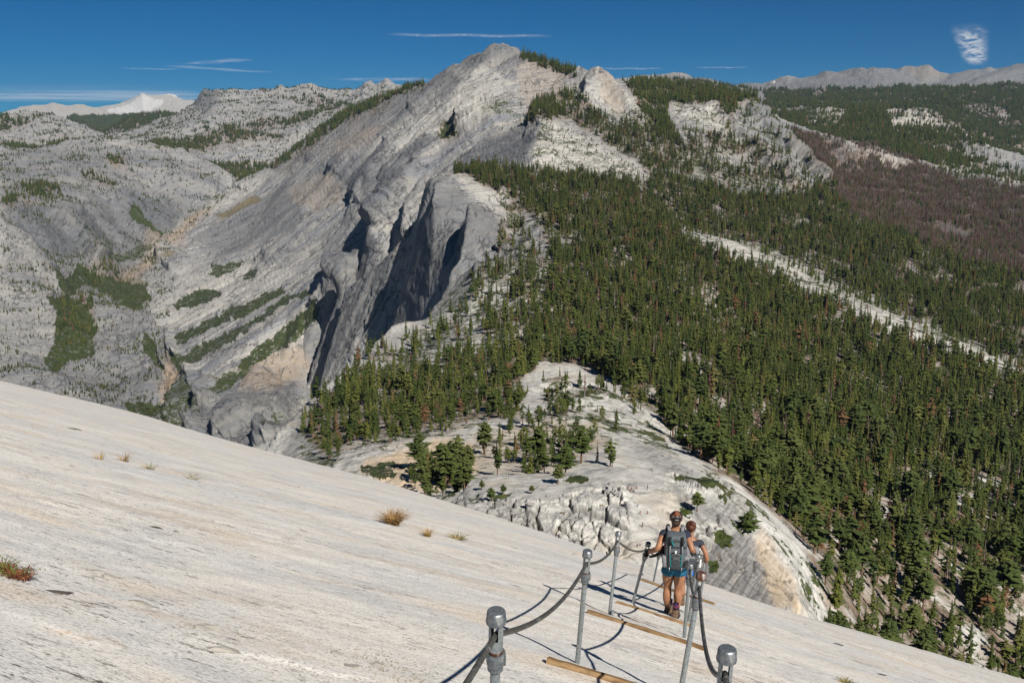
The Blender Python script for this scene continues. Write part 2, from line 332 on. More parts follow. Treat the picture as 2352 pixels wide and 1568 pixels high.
a = [(1500, 176, 9600), (1521, 172, 9600), (1540, 170, 9600), (1560, 171, 9600), (1575, 175, 9600), (1591, 184, 9600), (1626, 182, 9600), (1650, 187, 9600), (1676, 193, 9600), (1700, 200, 9600), (1725, 208, 9600), (1750, 222, 9600)]
LINES.append(a); behind(a, 1.06, 25)
a = [(1600, 200), (1686, 195), (1705, 191), (1723, 190), (1743, 197), (1766, 190), (1782, 183), (1796, 176), (1810, 173), (1840, 176), (1876, 175), (1886, 169), (1896, 166), (1926, 167), (1950, 161), (1976, 157), (1996, 159), (2006, 155), (2030, 159), (2051, 163), (2075, 178), (2100, 188), (2130, 200)]
a = [(u, v, 13000) for u, v in a]; LINES.append(a); behind(a, 1.06, 25)
a = [(2020, 176), (2051, 163), (2076, 154), (2100, 155), (2136, 153), (2145, 158), (2160, 167), (2181, 173), (2210, 165), (2240, 160), (2262, 161), (2276, 156), (2290, 162), (2306, 159), (2330, 151), (2351, 146), (2400, 140), (2700, 165)]
a = [(u, v, 17500) for u, v in a]; LINES.append(a); behind(a, 1.06, 25)
L((1766, 205), (1800, 200), (1850, 195), (1900, 190), (1960, 183), (2010, 180), (2060, 190), (2110, 197), (2180, 196), (2260, 200), (2352, 190), (2700, 195), r=12200)
L((1770, 225), (1830, 228), (1880, 212), (1930, 222), (2000, 215), (2050, 218), (2120, 212), (2200, 208), (2270, 203), (2352, 206), (2700, 210), r=10800)
L((1450, 215, 8200), (1520, 200, 8600), (1600, 205, 8600), (1680, 215, 8500), (1740, 232, 8800), (1800, 240, 9400), (1900, 238, 9400), (2000, 238, 9400), (2100, 230, 9500), (2200, 225, 9600), (2280, 235, 9500), (2352, 250, 9400), (2700, 260, 9400))
# near edge under the dome we stand on
L((-400, 3200), (200, 3200), (900, 3200), (1500, 3200), (2200, 3200), (2700, 3200), r=120)

def build_field():
    P = []
    for line in LINES:
        u = np.array([p[0] for p in line], float); v = np.array([p[1] for p in line], float); r = np.array([p[2] for p in line], float)
        az, lr, t = survey(u, v, r)
        # extend lines that leave the frame
        ex = []
        if u[0] <= -300: ex.append((-0.98, lr[0], t[0]))
        pts = [(az[0], lr[0], t[0])]
        for i in range(len(u) - 1):
            d = math.hypot(az[i + 1] - az[i], lr[i + 1] - lr[i])
            n = max(1, int(d / 0.02))
            for k in range(1, n + 1):
                f = k / n
                uu = u[i] + (u[i + 1] - u[i]) * f; vv = v[i] + (v[i + 1] - v[i]) * f
                rr = math.exp(lr[i] + (lr[i + 1] - lr[i]) * f)
                a_, b_, c_ = survey(uu, vv, rr)
                pts.append((float(a_), float(b_), float(c_)))
        P += pts
        if u[0] <= -300: P += [(-0.98, pts[0][1], pts[0][2]), (-0.72, pts[0][1], pts[0][2])]
        if u[-1] >= 2650: P += [(0.98, pts[-1][1], pts[-1][2]), (0.75, pts[-1][1], pts[-1][2])]
    P = np.array(P)
    # hull corners
    for az in (-1.0, 1.0):
        P = np.vstack([P, [az, math.log(110), -1.3], [az, math.log(35000), 0.0]])
    P = np.vstack([P, np.column_stack([np.linspace(-.9, .9, 15), np.full(15, math.log(35000)), np.full(15, -0.004)])])
    P = np.vstack([P, np.column_stack([np.linspace(-.9, .9, 15), np.full(15, math.log(110)), np.full(15, -1.3)])])
    # drop near duplicates
    key = np.round(P[:, :2] / 0.0012).astype(int)
    _, idx = np.unique(key, axis=0, return_index=True)
    P = P[np.sort(idx)]
    vs, es, fs, ov, oe, of = delaunay_2d_cdt([Vector((p[0], p[1])) for p in P], [], [], 0, 1e-6)
    T = np.zeros(len(vs))
    for i, o in enumerate(ov):
        T[i] = P[o[0], 2] if o else 0
    return np.array([(v.x, v.y) for v in vs]), np.array([f for f in fs if len(f) == 3]), T

A0, A1, NA = -0.62, 0.66, 1400
B0, B1, NB = math.log(115), math.log(34500), 2400
def raster_field():
    XY, F, T = build_field()
    grid = np.full((NB, NA), np.nan, np.float32)
    ax = (XY[:, 0] - A0) / (A1 - A0) * (NA - 1)
    by = (XY[:, 1] - B0) / (B1 - B0) * (NB - 1)
    for f in F:
        x = ax[f]; y = by[f]; t = T[f]
        i0 = max(0, int(math.floor(x.min()))); i1 = min(NA - 1, int(math.ceil(x.max())))
        j0 = max(0, int(math.floor(y.min()))); j1 = min(NB - 1, int(math.ceil(y.max())))
        if i1 < i0 or j1 < j0: continue
        det = (x[1] - x[0]) * (y[2] - y[0]) - (x[2] - x[0]) * (y[1] - y[0])
        if abs(det) < 1e-9: continue
        X, Y = np.meshgrid(np.arange(i0, i1 + 1), np.arange(j0, j1 + 1))
        w1 = ((X - x[0]) * (y[2] - y[0]) - (x[2] - x[0]) * (Y - y[0])) / det
        w2 = ((x[1] - x[0]) * (Y - y[0]) - (X - x[0]) * (y[1] - y[0])) / det
        m = (w1 >= -1e-6) & (w2 >= -1e-6) & (w1 + w2 <= 1 + 1e-6)
        sub = grid[j0:j1 + 1, i0:i1 + 1]
        sub[m] = (t[0] + w1 * (t[1] - t[0]) + w2 * (t[2] - t[0]))[m]
    bad = np.isnan(grid)
    if bad.any():
        grid[bad] = -0.05
    return grid

def blur(g, s, axis):
    n = int(3 * s) + 1
    k = np.exp(-0.5 * (np.arange(-n, n + 1) / s) ** 2); k /= k.sum()
    pad = [(0, 0), (0, 0)]; pad[axis] = (n, n)
    p = np.pad(g, pad, mode='edge')
    out = np.zeros_like(g)
    for i, w in enumerate(k):
        sl = [slice(None), slice(None)]; sl[axis] = slice(i, i + g.shape[axis])
        out += w * p[tuple(sl)]
    return out

FIELD = raster_field()
FIELD = blur(blur(FIELD, 1.8, 0), 0.9, 1).astype(np.float32)

def field(az, lr):
    x = np.clip((az - A0) / (A1 - A0) * (NA - 1), 0, NA - 1.001); y = np.clip((lr - B0) / (B1 - B0) * (NB - 1), 0, NB - 1.001)
    i = x.astype(int); j = y.astype(int); fx = x - i; fy = y - j
    g = FIELD
    return (g[j, i] * (1 - fx) + g[j, i + 1] * fx) * (1 - fy) + (g[j + 1, i] * (1 - fx) + g[j + 1, i + 1] * fx) * fy
# ------------------------------------------------------------------ ground cover, surveyed as outlines
def wob(u, v, k=1.0):
    """ragged outlines"""
    du = (fbm(u / 26, v / 26, 5, 201, .65) * 15 + fbm(u / 85, v / 70, 2, 211) * 14) * k
    dv = (fbm(u / 26, v / 26, 5, 207, .65) * 11 + fbm(u / 85, v / 70, 2, 217) * 8) * k
    return u + du, v + dv
BIG = 1e9
# outline, value, nearest distance, farthest distance
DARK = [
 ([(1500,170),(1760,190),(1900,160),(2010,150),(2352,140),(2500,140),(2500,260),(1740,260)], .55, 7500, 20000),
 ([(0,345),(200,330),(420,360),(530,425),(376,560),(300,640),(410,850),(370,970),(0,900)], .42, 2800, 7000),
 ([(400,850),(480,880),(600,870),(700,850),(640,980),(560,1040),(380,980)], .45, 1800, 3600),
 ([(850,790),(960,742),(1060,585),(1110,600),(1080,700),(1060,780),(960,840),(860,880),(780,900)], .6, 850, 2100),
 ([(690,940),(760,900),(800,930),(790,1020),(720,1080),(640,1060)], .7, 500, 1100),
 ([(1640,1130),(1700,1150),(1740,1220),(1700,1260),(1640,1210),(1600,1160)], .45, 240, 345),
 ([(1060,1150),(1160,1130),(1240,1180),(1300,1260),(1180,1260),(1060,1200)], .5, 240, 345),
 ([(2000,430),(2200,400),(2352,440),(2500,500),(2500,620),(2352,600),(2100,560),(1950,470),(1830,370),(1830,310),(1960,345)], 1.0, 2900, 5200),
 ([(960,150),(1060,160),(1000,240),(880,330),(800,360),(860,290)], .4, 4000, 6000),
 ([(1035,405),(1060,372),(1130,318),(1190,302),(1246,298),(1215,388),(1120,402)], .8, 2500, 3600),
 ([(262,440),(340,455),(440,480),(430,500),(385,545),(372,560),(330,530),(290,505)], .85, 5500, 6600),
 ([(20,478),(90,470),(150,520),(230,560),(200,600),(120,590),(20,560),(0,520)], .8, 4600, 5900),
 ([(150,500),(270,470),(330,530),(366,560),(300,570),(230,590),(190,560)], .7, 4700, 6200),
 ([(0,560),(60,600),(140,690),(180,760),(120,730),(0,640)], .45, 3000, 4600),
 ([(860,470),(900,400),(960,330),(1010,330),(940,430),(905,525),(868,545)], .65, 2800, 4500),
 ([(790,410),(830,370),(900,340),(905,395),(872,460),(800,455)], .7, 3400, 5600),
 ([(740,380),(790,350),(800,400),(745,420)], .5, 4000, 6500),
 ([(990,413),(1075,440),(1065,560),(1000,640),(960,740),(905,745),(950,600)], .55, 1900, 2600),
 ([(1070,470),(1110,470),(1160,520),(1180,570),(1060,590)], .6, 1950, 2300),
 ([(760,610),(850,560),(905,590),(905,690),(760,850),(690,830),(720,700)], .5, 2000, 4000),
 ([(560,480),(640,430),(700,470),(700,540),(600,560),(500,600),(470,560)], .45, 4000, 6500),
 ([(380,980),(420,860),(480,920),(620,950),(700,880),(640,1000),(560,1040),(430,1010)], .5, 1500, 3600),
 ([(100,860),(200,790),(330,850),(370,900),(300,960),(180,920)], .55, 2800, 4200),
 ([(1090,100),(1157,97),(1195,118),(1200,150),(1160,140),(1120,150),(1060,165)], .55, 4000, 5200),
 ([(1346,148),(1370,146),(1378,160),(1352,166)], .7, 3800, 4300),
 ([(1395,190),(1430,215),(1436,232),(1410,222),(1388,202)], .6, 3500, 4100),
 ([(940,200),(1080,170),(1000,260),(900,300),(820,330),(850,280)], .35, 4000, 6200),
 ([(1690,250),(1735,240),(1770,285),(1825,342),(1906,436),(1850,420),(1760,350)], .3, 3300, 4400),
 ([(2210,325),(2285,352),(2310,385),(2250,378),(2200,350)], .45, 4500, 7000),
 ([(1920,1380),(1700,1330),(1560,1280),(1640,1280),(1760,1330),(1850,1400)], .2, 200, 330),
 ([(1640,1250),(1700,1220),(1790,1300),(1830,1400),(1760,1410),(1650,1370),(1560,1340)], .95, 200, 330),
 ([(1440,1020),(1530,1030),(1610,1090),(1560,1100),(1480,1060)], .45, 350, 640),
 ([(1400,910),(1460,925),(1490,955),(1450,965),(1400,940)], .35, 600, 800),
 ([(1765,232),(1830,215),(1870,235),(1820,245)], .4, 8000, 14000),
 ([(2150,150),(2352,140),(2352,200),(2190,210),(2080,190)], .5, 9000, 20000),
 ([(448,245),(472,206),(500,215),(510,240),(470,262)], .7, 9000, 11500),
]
TAN = [
 ([(660,440),(700,420),(770,400),(790,470),(740,500),(700,480),(670,460)], .38, 3500, 6500),
 ([(372,562),(470,480),(500,465),(450,520),(400,570)], .8, 4500, 6600),
 ([(330,520),(385,572),(372,590),(330,570)], .5, 4500, 6600),
 ([(270,640),(330,600),(380,590),(330,630),(285,655)], .7, 4000, 6000),
 ([(550,850),(600,830),(690,790),(720,850),(640,900),(560,905)], .5, 1800, 3400),
 ([(378,800),(405,850),(410,900),(375,945),(362,920),(385,870)], .9, 2800, 4300),
 ([(930,540),(900,600),(930,620),(960,560)], .35, 2600, 3600),
 ([(760,330),(840,300),(900,290),(850,340),(780,370)], .4, 4000, 6500),
 ([(1195,140),(1290,165),(1310,240),(1240,280),(1200,230)], .3, 3300, 4700),
 ([(1370,160),(1390,160),(1440,230),(1410,280),(1390,230)], .45, 3400, 4200),
 ([(840,1060),(900,1040),(1000,1012),(1110,1020),(1150,1050),(1120,1080),(1000,1130),(900,1120),(830,1085)], .85, 350, 640),
 ([(1080,1000),(1300,960),(1400,1010),(1300,1090),(1100,1090)], .35, 350, 660),
 ([(1738,1212),(1765,1240),(1800,1300),(1812,1400),(1780,1400),(1762,1330),(1735,1262)], .5, 200, 345),
 ([(1800,1285),(1850,1425),(1826,1425)], .7, 200, 345),
 ([(40,225),(220,235),(230,250),(60,262)], .2, 12000, 30000),
 ([(2076,152),(2145,155),(2180,175),(2120,180)], .4, 14000, 20000),
]
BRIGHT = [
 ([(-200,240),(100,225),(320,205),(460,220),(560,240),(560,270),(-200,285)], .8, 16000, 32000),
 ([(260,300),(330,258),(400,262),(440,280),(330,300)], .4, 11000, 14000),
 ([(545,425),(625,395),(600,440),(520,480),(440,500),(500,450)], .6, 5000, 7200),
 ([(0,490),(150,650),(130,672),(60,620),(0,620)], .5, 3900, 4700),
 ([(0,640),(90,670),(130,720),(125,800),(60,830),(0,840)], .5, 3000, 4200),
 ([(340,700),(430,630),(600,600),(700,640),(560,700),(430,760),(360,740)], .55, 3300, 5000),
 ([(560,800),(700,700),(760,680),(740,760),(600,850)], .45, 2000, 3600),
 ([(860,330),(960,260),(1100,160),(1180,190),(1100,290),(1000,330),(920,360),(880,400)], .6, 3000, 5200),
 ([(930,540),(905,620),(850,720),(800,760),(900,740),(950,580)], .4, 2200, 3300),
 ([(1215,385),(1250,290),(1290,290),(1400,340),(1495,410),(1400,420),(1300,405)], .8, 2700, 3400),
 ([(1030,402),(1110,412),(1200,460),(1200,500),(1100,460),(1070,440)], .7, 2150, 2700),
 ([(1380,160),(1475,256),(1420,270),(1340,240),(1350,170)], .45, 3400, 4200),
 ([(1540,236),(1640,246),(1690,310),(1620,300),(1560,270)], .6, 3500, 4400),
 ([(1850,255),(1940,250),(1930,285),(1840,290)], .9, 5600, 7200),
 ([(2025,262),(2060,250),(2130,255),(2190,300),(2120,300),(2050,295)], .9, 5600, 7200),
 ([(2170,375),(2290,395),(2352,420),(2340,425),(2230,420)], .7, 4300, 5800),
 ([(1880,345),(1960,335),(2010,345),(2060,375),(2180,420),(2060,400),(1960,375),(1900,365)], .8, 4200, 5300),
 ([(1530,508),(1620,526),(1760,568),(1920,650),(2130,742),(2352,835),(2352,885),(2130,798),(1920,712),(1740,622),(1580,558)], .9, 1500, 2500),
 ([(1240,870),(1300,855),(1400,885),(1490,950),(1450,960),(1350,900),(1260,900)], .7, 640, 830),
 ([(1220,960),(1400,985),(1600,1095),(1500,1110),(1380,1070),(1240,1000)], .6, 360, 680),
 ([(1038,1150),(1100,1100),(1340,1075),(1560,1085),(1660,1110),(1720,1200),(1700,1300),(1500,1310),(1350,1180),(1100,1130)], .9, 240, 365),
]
VEG = [
 ([(392,695),(430,675),(470,660),(500,662),(508,680),(480,695),(440,712),(405,712)], .74, 3000, 5200),
 ([(488,612),(560,600),(545,625),(500,640),(476,632)], .66, 3500, 5500),
 ([(555,622),(600,618),(590,640),(560,645)], .66, 3500, 5500),
 ([(405,772),(470,745),(560,700),(640,670),(655,660),(664,674),(560,727),(480,765),(420,795)], .70, 2300, 4600),
 ([(395,830),(440,808),(520,768),(600,722),(655,688),(700,666),(716,668),(640,717),(560,768),(480,820),(430,850),(402,862)], .70, 2300, 4600),
 ([(535,842),(600,788),(680,733),(727,688),(730,742),(690,778),(620,832),(545,852)], .72, 2300, 4600),
 ([(480,897),(520,850),(600,838),(560,872),(500,902)], .66, 2300, 4600),
 ([(700,860),(760,850),(740,900),(640,980),(600,1000),(650,930)], .45, 1500, 2600),
 ([(96,690),(170,682),(215,740),(200,770),(215,830),(160,830),(110,855),(96,830),(125,780),(120,730)], .74, 3300, 4700),
 ([(115,590),(150,640),(180,600),(230,640),(300,650),(345,650),(350,690),(315,712),(260,690),(190,660),(140,690)], .74, 3800, 5500),
 ([(290,500),(305,470),(330,500),(378,545),(370,562),(330,535)], .74, 5500, 6700),
 ([(430,430),(460,420),(500,450),(440,455)], .0, 5500, 7000),
 ([(250,590),(330,560),(360,575),(330,590),(260,610)], .6, 4800, 6200),
 ([(330,770),(352,790),(360,830),(385,865),(350,850),(325,815)], .74, 2800, 4200),
 ([(280,920),(330,930),(375,940),(350,960),(300,950)], .74, 2600, 3600),
 ([(380,935),(420,850),(450,900),(470,960),(420,1000),(360,975)], .55, 2400, 3600),
 ([(160,560),(215,520),(250,560),(215,580)], .3, 4800, 6000),
 ([(1020,290),(1050,285),(1058,320),(1030,330),(1018,315)], .74, 3200, 4600),
 ([(1440,255),(1500,235),(1560,330),(1700,395),(1840,445),(1700,455),(1560,415),(1500,400),(1460,350),(1400,300),(1330,250),(1380,250)], .42, 2700, 4300),
 ([(1100,600),(1200,560),(1260,640),(1260,760),(1180,760),(1080,700)], .45, 1100, 2200),
 ([(960,760),(1060,640),(1090,590),(1140,640),(1180,780),(1080,860),(960,850),(860,880),(800,900),(860,830)], .44, 700, 2100),
 ([(690,960),(760,880),(800,900),(820,990),(760,1080),(690,1060)], .45, 500, 1150),
 ([(830,1075),(880,1070),(920,1090),(900,1100),(840,1095)], .74, 380, 560),
 ([(1000,1030),(1100,1022),(1080,1045),(1010,1042)], .5, 400, 640),
 ([(860,1065),(900,1060),(925,1075),(880,1085)], .8, 380, 560),
 ([(1030,1090),(1060,1085),(1050,1140),(1000,1150),(960,1130)], .5, 350, 480),
 ([(1100,985),(1400,990),(1480,1020),(1300,1000),(1200,1060),(1100,1080),(1060,1060)], .38, 350, 660),
 ([(1250,930),(1400,930),(1500,980),(1560,1050),(1480,1020),(1380,970),(1260,960)], .5, 400, 740),
 ([(1600,1070),(1700,1120),(1800,1230),(1900,1330),(2100,1450),(2352,1560),(2352,1640),(2000,1520),(1850,1440),(1800,1290),(1700,1180)], .46, 330, 640),
 ([(1850,1200),(2000,1280),(2100,1400),(2352,1480),(2352,1568),(2060,1500),(1900,1400)], .35, 400, 800),
 ([(1285,1103),(1310,1090),(1352,1098),(1345,1108),(1300,1112)], .74, 280, 345),
 ([(1555,1085),(1640,1100),(1660,1120),(1620,1118),(1560,1100)], .85, 250, 360),
 ([(1640,1130),(1660,1140),(1672,1160),(1650,1150)], .74, 250, 360),
 ([(1566,1160),(1588,1165),(1590,1185),(1568,1180)], .74, 240, 340),
 ([(1640,1228),(1660,1215),(1685,1240),(1680,1262),(1650,1250)], .74, 240, 330),
 ([(1628,1290),(1650,1285),(1658,1310),(1640,1318)], .74, 230, 310),
 ([(1665,1185),(1680,1195),(1705,1230),(1690,1222)], .8, 240, 330),
 ([(1070,1160),(1105,1130),(1115,1145),(1090,1170)], .6, 250, 350),
 ([(1125,1150),(1150,1125),(1185,1130),(1160,1150)], .6, 250, 350),
 ([(1880,1040),(1960,1080),(1940,1120),(1870,1080)], .0, 500, 900),
]
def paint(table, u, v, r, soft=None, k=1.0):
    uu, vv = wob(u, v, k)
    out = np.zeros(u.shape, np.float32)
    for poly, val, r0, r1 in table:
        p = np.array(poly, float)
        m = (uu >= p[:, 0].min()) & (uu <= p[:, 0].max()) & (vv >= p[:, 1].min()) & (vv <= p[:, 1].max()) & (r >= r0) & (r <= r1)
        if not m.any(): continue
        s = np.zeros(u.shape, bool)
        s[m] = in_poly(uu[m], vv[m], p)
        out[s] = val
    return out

# ------------------------------------------------------------------ rows and columns
az_in = np.linspace(-0.56, 0.56, 1120)
AZ = np.concatenate([np.linspace(-0.80, -0.565, 20), az_in, np.linspace(0.565, 0.85, 26)])
NR = 760
zz = np.linspace(B0, B1, 2400)
ua = np.linspace(-0.56, 0.56, 113)
S = field(ua[None, :] + 0 * zz[:, None], zz[:, None] + 0 * ua[None, :])
runmax = np.maximum.accumulate(S, axis=0)
vis = S > runmax - 0.004
dS = np.abs(np.gradient(S, axis=0)) / (zz[1] - zz[0])
dS = blur(dS * vis, 6, 0)
wgt = np.where(zz < math.log(235), 0.12, 1.0)[:, None]
dens = dS * wgt + 0.010
dens = blur(dens, 3, 1)
cdf = np.cumsum(dens, axis=0); cdf = (cdf - cdf[0]) / (cdf[-1] - cdf[0])
q = np.linspace(0, 1, NR)
rows = np.stack([np.interp(q, cdf[:, i], zz) for i in range(len(ua))], 1)
LR = np.stack([np.interp(AZ, ua, rows[j]) for j in range(NR)], 0)
AZG = np.broadcast_to(AZ[None, :], LR.shape)
RG = np.exp(LR)
XG = RG * np.sin(AZG); YG = RG * np.cos(AZG)
ZG = field(AZG, LR) * RG
# broad relief, as height
far = smoothstep(6500, 9500, RG)
ZG = ZG + fbm(XG / 260, YG / 260, 4, 3) * np.clip(RG / 4000, 0, 1) * 15 * (1 - far)
ZG = ZG + far * (fbm(XG / 1100, YG / 1100, 4, 21, ridged=True) * 34)
U0, V0 = project(XG, YG, ZG)

# covers
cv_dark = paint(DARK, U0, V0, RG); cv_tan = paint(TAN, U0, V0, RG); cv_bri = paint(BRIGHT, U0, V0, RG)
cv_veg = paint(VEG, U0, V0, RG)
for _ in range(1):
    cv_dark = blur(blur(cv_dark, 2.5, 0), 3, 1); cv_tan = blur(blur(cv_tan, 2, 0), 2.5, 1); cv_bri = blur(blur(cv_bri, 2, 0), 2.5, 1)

# ------------------------------------------------------------------ fine relief, along the surface normal
def grid_normals(X, Y, Z):
    du = np.stack([np.gradient(X, axis=1), np.gradient(Y, axis=1), np.gradient(Z, axis=1)], -1)
    dv = np.stack([np.gradient(X, axis=0), np.gradient(Y, axis=0), np.gradient(Z, axis=0)], -1)
    n = np.cross(du, dv)
    n /= np.linalg.norm(n, axis=-1, keepdims=True) + 1e-9
    n *= np.sign(n[..., 2:3] + 1e-9)
    return n
def cells(x, y, seed=0, jitter=0.9):
    """nearest and second nearest feature distance, id"""
    xi = np.floor(x).astype(np.int64); yi = np.floor(y).astype(np.int64)
    f1 = np.full(x.shape, 9.0); f2 = np.full(x.shape, 9.0); cid = np.zeros(x.shape, np.int64)
    for dx in (-1, 0, 1):
        for dy in (-1, 0, 1):
            cx = xi + dx; cy = yi + dy
            h = _P[(_P[(cx + seed * 77) & 65535] + cy) & 65535]
            px = cx + 0.5 + (_G[h] - 0.5) * jitter; py = cy + 0.5 + (_G[(h * 7 + 13) & 65535] - 0.5) * jitter
            d = np.hypot(px - x, py - y)
            near = d < f1
            f2 = np.where(near, f1, np.minimum(f2, d))
            cid = np.where(near, h, cid)
            f1 = np.where(near, d, f1)
    return f1, f2, cid
NRM = blur(blur(grid_normals(XG, YG, ZG).reshape(NR, -1), 3, 0), 0.8, 0).reshape(NR, len(AZ), 3)
NRM /= np.linalg.norm(NRM, axis=-1, keepdims=True) + 1e-9
steep = 1 - NRM[..., 2]
SQ = RG / 1000.0
rock = (1 - 0.8 * cv_veg)
# sheets and joints of the great face: run with the fall line and across it
dwn = XG * 0.60 + YG * 0.40 - ZG * 0.75; acr = -XG * 0.52 + YG * 0.80 + ZG * 0.25
facem = smoothstep(1900, 2600, RG) * (1 - smoothstep(5600, 6800, RG)) * (1 - smoothstep(1230, 1330, U0)) * smoothstep(150, 420, U0)
D = facem * (fbm(acr / 190, dwn / 900, 4, 31, ridged=True) * 22 + fbm(acr / 42, dwn / 190, 4, 37, ridged=True) * 6.5)
w1, w2, wid = cells(acr / 70 + fbm(acr / 90, dwn / 90, 3, 41), dwn / 210 + fbm(acr / 120, dwn / 120, 3, 43), 5)
D = D + facem * ((_G[wid] - 0.5) * 9 - 4 * (1 - smoothstep(0, .09, w2 - w1)))
D = D + facem * fbm(XG / 22, (YG + ZG) / 22, 4, 45, ridged=True) * 5
# domes and walls on the far side of the canyon
lm = smoothstep(2900, 4200, RG) * (1 - smoothstep(7600, 9000, RG)) * (1 - facem)
D = D + lm * (fbm(XG / 150, ZG / 90 + YG / 300, 4, 51, ridged=True) * 26 + fbm(XG / 36, ZG / 30 + YG / 60, 4, 53, ridged=True) * 11)
# far ranges: gullies
D = D + far * (fbm(XG / 420, YG / 700 + ZG / 300, 5, 55, ridged=True) * 46 + fbm(XG / 130, YG / 200 + ZG / 100, 4, 57, ridged=True) * 16)
# wooded slopes: soft
D = D + (1 - facem) * (1 - far) * smoothstep(380, 700, RG) * (fbm(XG / 40, YG / 40, 4, 59) * 1.6 + fbm(XG / 12, (YG + ZG) / 12, 3, 61, ridged=True) * 0.7)
# buttresses: steep on one side, long and smooth on the other (outline, height, left width, right width, distances)
def seg_side(u, v, poly):
    best = np.full(u.shape, 1e9); side = np.zeros(u.shape)
    tpar = np.zeros(u.shape); L_ = len(poly) - 1
    for i in range(L_):
        x0, y0 = poly[i]; x1, y1 = poly[i + 1]
        dx, dy = x1 - x0, y1 - y0; ll = dx * dx + dy * dy
        t_ = np.clip(((u - x0) * dx + (v - y0) * dy) / ll, 0, 1)
        px, py = x0 + t_ * dx, y0 + t_ * dy
        d = np.hypot(u - px, v - py); c = dx * (v - py) - dy * (u - px)
        m = d < best
        best = np.where(m, d, best); side = np.where(m, np.sign(c), side); tpar = np.where(m, (i + t_) / L_, tpar)
    return best, side, tpar
BUTT = [
 ([(985,235),(930,290),(885,345),(855,395),(832,435),(812,470)], 55, 12, 62, 3200, 5600),
 ([(1050,275),(985,340),(945,395),(912,450),(890,500),(868,545)], 95, 24, 44, 2900, 4600),
 ([(1000,395),(968,440),(950,490),(936,560)], 35, 12, 30, 2750, 3600),
 ([(900,250),(840,310),(800,350),(760,400)], 35, 12, 60, 3900, 6500),
 ([(800,430),(750,480),(705,520),(655,560),(600,600)], 45, 12, 60, 3500, 5600),
 ([(835,600),(800,602),(780,612),(766,640)], 42, 12, 45, 2900, 3700),
 ([(850,545),(800,590),(760,640),(738,672),(715,700)], 30, 12, 50, 3000, 4000),
 ([(735,672),(700,742),(650,800),(600,850),(560,890)], 26, 12, 60, 2600, 3800),
 ([(600,440),(545,480),(500,520),(450,570),(400,620)], 34, 12, 50, 4500, 6800),
 ([(1160,160),(1100,230),(1040,300)], 45, 14, 80, 3000, 4800),
 ([(1060,150),(1000,215),(940,260)], 35, 12, 60, 4000, 5400),
 ([(1290,190),(1245,250),(1222,290)], 40, 12, 60, 3100, 4400),
 ([(1375,165),(1352,200),(1335,240)], 30, 10, 60, 3400, 4200),
 ([(440,830),(425,880),(408,930),(385,985)], 75, 14, 34, 2300, 4000),
 ([(480,850),(462,900),(452,950),(440,1000)], 60, 12, 34, 2100, 3800),
 ([(560,900),(530,950),(500,1010)], 50, 12, 40, 1900, 3300),
 ([(380,740),(400,790),(415,830)], 40, 12, 40, 3200, 4700),
 ([(660,890),(620,950),(590,1010)], 45, 12, 40, 1500, 2900),
 ([(90,470),(150,515),(195,575),(216,616)], 85, 70, 10, 4600, 5700),
 ([(235,455),(300,515),(345,560),(372,600)], 60, 80, 10, 4900, 6500),
 ([(270,330),(400,350),(480,395),(540,425)], 40, 90, 12, 6200, 7100),
 ([(60,640),(140,715),(200,780),(300,860),(380,905)], 55, 14, 60, 2800, 4400),
 ([(160,660),(260,720),(330,780),(380,850)], 50, 14, 50, 3300, 4700),
 ([(0,850),(100,870),(220,930)], 40, 12, 60, 2600, 3900),
 ([(1700,225),(1762,300),(1830,362),(1900,436)], 40, 60, 8, 3400, 4500),
 ([(1540,240),(1640,250),(1700,310),(1760,380),(1850,440)], 35, 60, 12, 3100, 4300),
]
Uw, Vw = wob(U0, V0, .55)
for poly, amp, wl, wr, r0, r1 in BUTT:
    p = np.array(poly, float)
    m = (Uw > p[:, 0].min() - 90) & (Uw < p[:, 0].max() + 90) & (Vw > p[:, 1].min() - 90) & (Vw < p[:, 1].max() + 90) & (RG > r0) & (RG < r1)
    if not m.any(): continue
    b_, s_, t_ = seg_side(Uw[m], Vw[m], poly)
    if poly[-1][0] > poly[0][0]: s_ = -s_          # side > 0 : right of the line as we see it
    lw = np.where(s_ > 0, wl, wr); rw = np.where(s_ > 0, wl, wr)
    w_ = np.where(s_ > 0, wl, wr)
    val = amp * (1 - smoothstep(0, 1, b_ / w_)) * smoothstep(0, .18, t_) * (.35 + .65 * smoothstep(0, .8, t_)) * (1 - .5 * smoothstep(.9, 1, t_))
    DD = np.zeros(m.shape); DD[m] = val
    D = D + DD
# quarter domes: exfoliation
qm = smoothstep(1900, 2000, RG) * (1 - smoothstep(2500, 2650, RG)) * smoothstep(890, 930, U0) * (1 - smoothstep(1180, 1230, U0))
D = D * (1 - .85 * qm)
w1, w2, wid = cells(XG / 26 + fbm(XG / 30, ZG / 30, 3, 63), (ZG - YG * 0.3) / 34 + fbm(XG / 30, ZG / 30, 3, 65), 9)
D = D + qm * ((_G[wid] - 0.5) * 3 + fbm(XG / 9, ZG / 60, 4, 64, ridged=True) * 1.6 - 1.6 * (1 - smoothstep(0, .08, w2 - w1)))
# near shoulder rocks
sm = smoothstep(360, 420, RG) * (1 - smoothstep(1700, 2000, RG)) * (1 - smoothstep(980, 1130, U0)) * (.4 + RG / 700)
D = D + sm * (fbm(XG / 9, (YG + ZG) / 9, 5, 67, ridged=True) * 3.4) * (.35 + .65 * smoothstep(.12, .35, steep))
